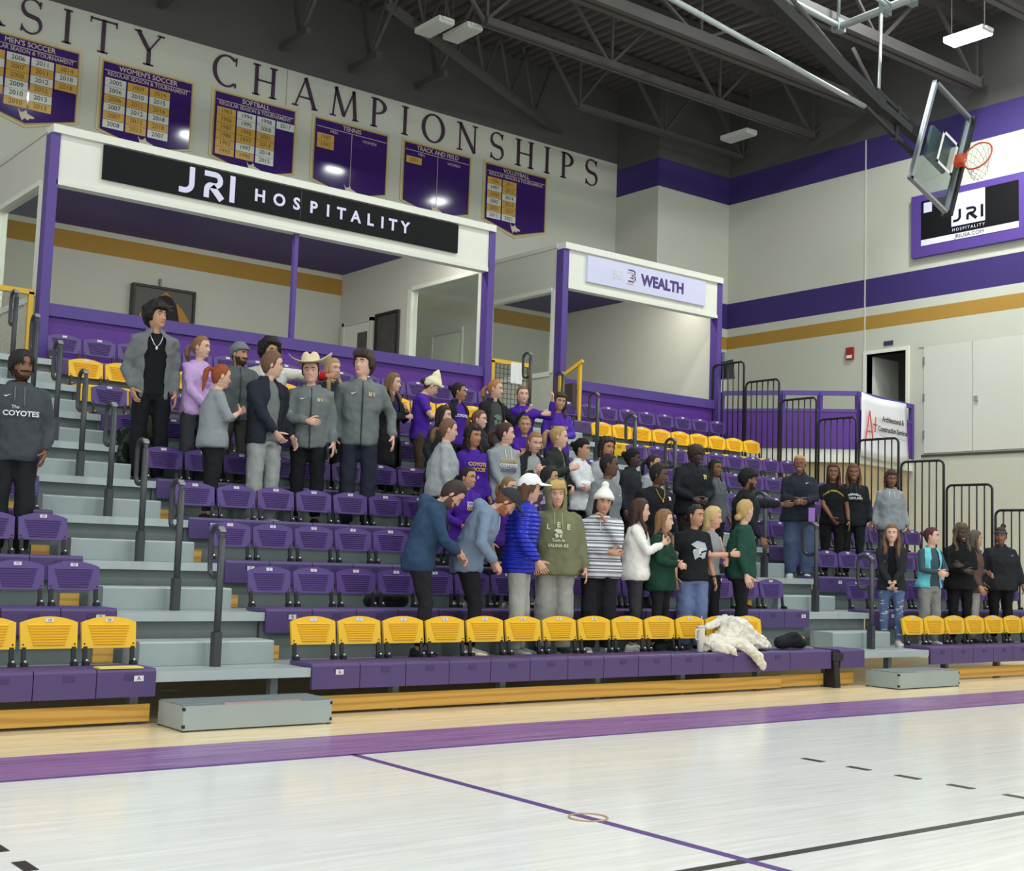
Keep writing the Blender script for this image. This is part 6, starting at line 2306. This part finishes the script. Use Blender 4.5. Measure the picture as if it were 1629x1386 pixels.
P(1, 4.16, 1.86, -32, (4, 2, -5), 'grinning blond person with the olive hood up, chest lettered LEE', dy=0.76, skin=LIGHT, hair=(196, 164, 100), style='mop', top=('hoodie', (116, 118, 88)), hood_up=True, pants=(160, 160, 154), wide=0.03, arms=('down', 'down'), smile=True, fat=1.16, loose=0.025,
  prints=[('L', 0.075, (206, 208, 178), -0.105, 1.305), ('E', 0.075, (206, 208, 178), 0.0, 1.325), ('E', 0.075, (206, 208, 178), 0.105, 1.305), (BLOB, 0.05, (206, 208, 178), 0, 1.24), ('Turn In', 0.045, (206, 208, 178), 0, 1.17), ('SALINA KS', 0.045, (206, 208, 178), 0, 1.115)], shoes=(60, 60, 60))
P(1, 4.70, 1.80, -26, (-2, 4, 4), 'person with a hand on the chin in a grey striped woven hoodie', dy=0.635, skin=MID, hair=(34, 28, 28), style='bob', hat=('beanie', (232, 232, 222), 'pom'), top=('hoodie', (200, 202, 206), 'baja'), pants=(32, 32, 36), wide=0.025, arms=('cross2', ((0.0, 0.17, 1.43), (0.7, 0.1, -1), 0.9)), loose=0.03, hem=0.82, fat=1.12, shoes=(222, 222, 220))
P(1, 5.37, 1.74, 42, (12, 0, 0), 'long dark-haired person in a fluffy white jumper looking at a phone', dy=0.75, fem=True, skin=FAIR, hair=(66, 46, 38), style='long', hairlen=0.34, strands=(-1,), top=('sweat', (234, 232, 226)), loose=0.03, pants=(56, 56, 60), wide=0.008, arms=('phone', 'phone'), phone='b', phonelabel='dark phone held in front of the white fluffy jumper', shoes=(220, 220, 216))
P(1, 5.65, 1.63, 22, (18, 0, 0), 'light brown-haired person in a long bottle green sweatshirt', dy=0.63, fem=True, skin=FAIR, hair=(136, 102, 70), style='long', hairlen=0.36, top=('sweat', (28, 62, 50)), hem=0.76, loose=0.03, pants=(32, 32, 36), arms=('belly', 'belly'))
P(1, 6.29, 1.72, -22, (30, 2, 0), 'dark-haired person in a black graphic tee and pale blue jeans', dy=0.74, fem=True, skin=MID, hair=(40, 30, 30), style='bun', bunpos=(0, 0.12, 0.08), top=('tee', (30, 32, 36)), fat=1.12, pants=(108, 122, 164), wide=0.03, arms=('down', 'down'), watch='b', hem=0.84,
  prints=[(BLOB, 0.115, (176, 182, 190), 0.02, 1.22), ([[(-1, -0.2), (1, 0.1), (0.7, 0.35), (-0.9, 0.1)], [(-0.7, -0.75), (0.5, -0.95), (0.4, -0.7)], [(-0.1, 0.3), (0.3, 0.35), (0.15, -0.5), (-0.2, -0.5)]], 0.09, (226, 228, 232), 0.02, 1.22)], shoes=(40, 40, 42))
P(1, 6.63, 1.71, 6, (30, 4, 0), 'short blonde person in a grey tank top with a fist across the chest', fem=True, skin=LIGHT, hair=(206, 180, 124), style='bob', top=('tank', (146, 150, 154)), pants=(30, 32, 38), arms=('fist', 'belly'), watch='a', dy=0.8)
P(1, 7.06, 1.82, 40, (48, 2, 0), 'blonde person in a bottle green sweatshirt, face turned away', fem=True, skin=FAIR, hair=(190, 160, 104), style='bun', bunpos=(0.0, 0.11, 0.03), top=('sweat', (34, 72, 60)), fat=1.12, loose=0.02, hem=0.84, pants=(30, 30, 34), arms=('down', 'down'), prints=[(MONO, 0.02, WHITEP, 0.08, 1.33)])
# ---- below the narrow booth
make_person(dict(x=10.12, y=yrow(3) + 0.46, z=zdeck(3) + 0.001, H=1.80, yaw=-48, head=(-4, 0, 0), label='person in glasses with cropped blond hair, navy jacket and wide jeans', fem=True, skin=BROWN, hair=(190, 150, 96), style='buzz', glasses=True, top=('jacket', (38, 42, 52)), fat=1.28,
                 pants=(72, 84, 112), wide=0.045, arms=('belly', 'belly'), smile=True, shoes=(200, 200, 196), prints=[(SWOOSH, 0.025, WHITEP, 0.1, 1.36)]))
P(3, 11.15, 1.75, -46, (0, 2, 0), 'person with a wine red side braid in a black tee with gold arc', fem=True, skin=BROWN, hair=(84, 32, 34), style='long', hairlen=0.22, strands=(1,), top=('tee', (26, 26, 28)), arms=('clasp', 'down'), watch='b', pants=(26, 26, 28), fat=1.05, smile=True, prints=[('TIGER WRESTLING', 0.036, (190, 176, 70), 0, 1.35, 1.0, 3.5)])
P(3, 11.66, 1.78, -50, (2, 2, 0), 'brown-haired person in a black hoodie with white chest lettering', fem=True, skin=BROWN, hair=(96, 64, 48), style='long', hairlen=0.2, top=('hoodie', (32, 36, 40)), arms=('down', 'down'), pants=(30, 38, 36), smile=True, prints=[('NEBRASKA', 0.045, WHITEP, 0, 1.3, 1.0, 2.5), ('WRESTLING', 0.048, WHITEP, 0, 1.24)])
P(3, 12.62, 1.73, -42, (6, 2, 0), 'person in a pale grey hoodie and slate trousers beside the guard rails', fem=True, skin=BROWN, hair=(70, 44, 36), style='longcurl', hairlen=0.06, top=('hoodie', (146, 154, 158)), loose=0.02, arms=('down', 'down'), pants=(84, 84, 92), wide=0.025, prints=[(MONO, 0.018, (200, 206, 210), 0.08, 1.33)])
make_person(dict(x=10.12, y=yrow(1) + 0.68, z=zdeck(1) + 0.001, H=1.64, yaw=-52, head=(-2, -4, 0), label='long brown-haired person in a black jacket and ripped jeans', fem=True, skin=FAIR, hair=(120, 88, 58), style='long', hairlen=0.42, top=('jacket', (40, 42, 46)), inner=(20, 20, 22), open=18,
                 pants=(86, 106, 146), pantkind='ripped', arms=('clasp', 'clasp'), smile=True, shoes=(226, 226, 224)))
P(1, 10.98, 1.64, -14, (38, 0, 0), 'person in a turquoise open vest over dark sleeves, hair in a bun', fem=True, skin=FAIR, hair=(84, 44, 44), style='bun', bunpos=(0, 0.12, 0.15), top=('vest', (110, 208, 220)), inner=(66, 84, 92), innersleeve=True, open=28, pants=(138, 138, 136), wide=0.02, arms=('belly', 'belly'), smile=True, shoes=(226, 226, 226))
P(1, 11.66, 1.71, -34, (4, 2, 0), 'person with long streaked curls in a black fleece', fem=True, skin=DEEP, hair=(94, 80, 60), style='longcurl', hairlen=0.26, top=('jacket', (24, 24, 26)), fat=1.1, arms=('belly', 'cross'), pants=(24, 24, 26), smile=True, dy=0.62)
P(1, 12.12, 1.64, 22, (26, 0, 0), 'person in a brown jacket and pale grey trousers behind the black fleece', fem=True, skin=MID, hair=(90, 84, 76), style='long', hairlen=0.18, top=('jacket', (94, 76, 70)), arms=('downf', 'belly'), pants=(160, 160, 154), dy=0.7)
P(1, 12.78, 1.71, -38, (-26, 2, 0), 'dark bun-haired person in an all black jacket, hands in pockets', fem=True, skin=BROWN, hair=(52, 32, 32), style='bun', bunpos=(0.03, 0.05, 0.26), top=('jacket', (38, 40, 44)), fat=1.3, arms=('pocket', 'pocket'), pants=(26, 26, 28), hat=('band', (70, 80, 90)), prints=[(SWOOSH, 0.025, WHITEP, 0.12, 1.35)])
# ------------------------------------------------------------------ things left on the benches and decks
zb1 = zbench(1)
tb = thing('tumbler', 'tall cream tumbler with handle and straw on the lowest bench', 'tumbler', (5.88, 2.2, zb1 + 0.001))
MB().lathe([(0.032, 0.0), (0.036, 0.004), (0.037, 0.1), (0.048, 0.125), (0.05, 0.27), (0.051, 0.275)], 20).build('cup', mat('cream_enamel', (228, 226, 210), 0.4), tb)
MB().lathe([(0.052, 0.272), (0.052, 0.29), (0.03, 0.297), (0.012, 0.298)], 20).build('lid', mat('grey_lid', (200, 204, 206), 0.4), tb)
MB().tube([(-0.045, -0.01, 0.25), (-0.095, -0.02, 0.25), (-0.1, -0.021, 0.24), (-0.1, -0.021, 0.15), (-0.095, -0.02, 0.14), (-0.045, -0.01, 0.14)], 0.009, 8).build('handle', MATS['cream_enamel'], tb)
MB().tube([(0.008, 0, 0.29), (0.014, 0, 0.4)], 0.005, 6).build('straw', MATS['grey_lid'], tb)

# white padded jacket thrown over the backrests
jk = MB()
rings = []
NX = 46
for i in range(NX + 1):
    u = i / NX
    xx = 5.98 + 1.14 * u
    env = (sin(pi * min(1, max(0, u * 0.93 + 0.05)))) ** 0.55
    hgt = (0.20 + 0.16 * exp(-((u - 0.5) / 0.17) ** 2) + 0.03 * sin(u * 17)) * env * (1.0 if u < 0.75 else 1 - (u - 0.75) * 1.7) + 0.02
    dep = 0.17 * env + 0.02
    yc = 2.24 + 0.03 * sin(u * 8) + 0.06 * exp(-((u - 0.5) / 0.2) ** 2)
    ring = []
    for k in range(40):
        a = 2 * pi * k / 40
        nz_ = noise.noise(Vector((xx * 5.0, sin(a) * 1.6, cos(a) * 1.6)))
        rid = 1 - 2 * abs(noise.noise(Vector((xx * 6.5 + cos(a) * 1.2, sin(a) * 2.2 + xx * 2, cos(a) * 2.0 + 5))))
        s_ = 1 + 0.16 * nz_ + 0.17 * rid - 0.1
        c_, d_ = cos(a), sin(a)
        py = yc + dep * (abs(c_) ** 0.8) * (1 if c_ > 0 else -1) * s_
        pz = zb1 + hgt * 0.5 + hgt * 0.5 * (abs(d_) ** 0.8) * (1 if d_ > 0 else -1) * (s_ if d_ > 0 else 1)
        ring.append((xx, py, max(pz, zb1 + 0.004)))
    rings.append(ring)
jk.rings(rings)
jk.tube([(6.2, 2.16, zb1 + 0.1), (6.4, 2.08, zb1 + 0.09), (6.5, 1.965, zb1 + 0.02), (6.57, 1.93, zb1 - 0.07), (6.62, 1.935, zb1 - 0.13), (6.64, 1.94, zb1 - 0.17)], [0.05, 0.07, 0.062, 0.058, 0.05, 0.04], 12, round_ends=True)
jk.tube([(6.05, 2.1, zb1 + 0.06), (6.18, 2.0, zb1 + 0.04), (6.25, 1.965, zb1 - 0.03)], [0.08, 0.05, 0.012], 12, round_ends=True)
jk.tube([(6.08, 2.3, zb1 + 0.26), (6.28, 2.36, zb1 + 0.31), (6.5, 2.4, zb1 + 0.36), (6.74, 2.36, zb1 + 0.28), (6.98, 2.28, zb1 + 0.12)], [0.03, 0.045, 0.06, 0.06, 0.05], 12, round_ends=True)
jo = jk.build('padded_jacket', mat('white_padded_cloth', (224, 220, 206), 0.8, bump=0.2, bscale=12))
tag(jo, 'white padded jacket heaped over the yellow seats, one sleeve hanging', 'jacket')
CRUMPLE = bpy.data.textures.new('crumple', 'CLOUDS')
CRUMPLE.noise_scale = 0.075
CRUMPLE.noise_depth = 2
remesh(jo, 0.0095, 1, 0.06, CRUMPLE)
bag_k = cloth((34, 36, 40))


def bag(name, label, cat, c, pts, rad, m, dsp=0.03):
    b = MB()
    for P_, R_ in zip(pts, rad):
        b.tube([(c[0] + p[0], c[1] + p[1], c[2] + p[2]) for p in P_], R_, 10, round_ends=True)
    o = b.build(name, m)
    tag(o, label, cat)
    remesh(o, 0.014, 3, dsp)
    return o


bag('black_bag', 'black bag slumped on the lowest bench past the last yellow seat', 'bag', (7.3, 2.24, zb1), [[(0.0, 0, 0.085), (0.25, 0, 0.11), (0.42, 0, 0.07)], [(0.05, -0.05, 0.13), (0.2, -0.08, 0.19), (0.38, -0.04, 0.1)]], [[0.075, 0.1, 0.06], [0.02, 0.022, 0.02]], bag_k)
bag('camouflage_coat', 'dark green camouflage coat piled by the fifth row end seat', 'coat', (0.62, yrow(6) + 0.12, zbench(6)), [[(0.12, 0, 0.1), (0.3, 0.05, 0.12)], [(0.1, -0.12, -0.1), (0.15, -0.05, 0.08)], [(0.08, -0.14, -0.3), (0.1, -0.13, -0.05)]], [[0.1, 0.11], [0.08, 0.09], [0.07, 0.08]], cloth((58, 68, 56), 'camo'))
bag('backpack', 'olive green backpack on the bench behind the tall open jacket', 'backpack', (1.15, yrow(6) + 0.13, zbench(6)), [[(0.0, 0, 0.13), (0.0, 0, 0.3)], [(0.0, -0.1, 0.1), (0.0, -0.1, 0.2)]], [[0.13, 0.11], [0.09, 0.08]], cloth((62, 74, 56)), 0.02)
bag('duffel_bag', 'black duffel bag on the deck under the third row purple seats', 'bag', (2.35, yrow(2) + 0.70, zdeck(2)), [[(0.0, 0, 0.09), (0.38, 0, 0.1)]], [[0.085, 0.09]], bag_k, 0.02)
bag('rucksack', 'black rucksack on the lowest deck behind the tumbler', 'bag', (5.55, yrow(1) + 0.55, zdeck(1)), [[(0.0, 0, 0.07), (0.3, 0, 0.08)]], [[0.065, 0.075]], bag_k, 0.02)
bag('red_bag', 'bright red bag on the deck beside the black knit cap', 'bag', (9.0, yrow(3) + 0.5, zdeck(3) + 0.21), [[(-0.25, -0.1, 0.1), (-0.05, -0.1, 0.1)], [(-0.2, -0.08, 0.24), (-0.08, -0.08, 0.22)]], [[0.09, 0.09], [0.06, 0.05]], cloth((206, 44, 44)), 0.02)
fo = MB().box((-0.19, -0.06, 0.0), (0.17, 0.08, 0.012)).build('seat_cover', mat('pale_yellow_cover', (226, 208, 110), 0.6), None, (A1[0] - 0.3, 2.07, zb1 + 0.001))
tag(fo, 'thin pale yellow cover lying on the bench end across the yellow-fenced aisle', 'cover')
pa = MB().box((-0.07, 0.0, 0), (0.07, 0.008, 0.2)).build('purple_paper', mat('lilac_paper', (150, 110, 190), 0.6), None, (10.02, yrow(3) + 0.14, zdeck(3) + 0.83))
tag(pa, 'small lilac paper held by the person in glasses', 'paper')
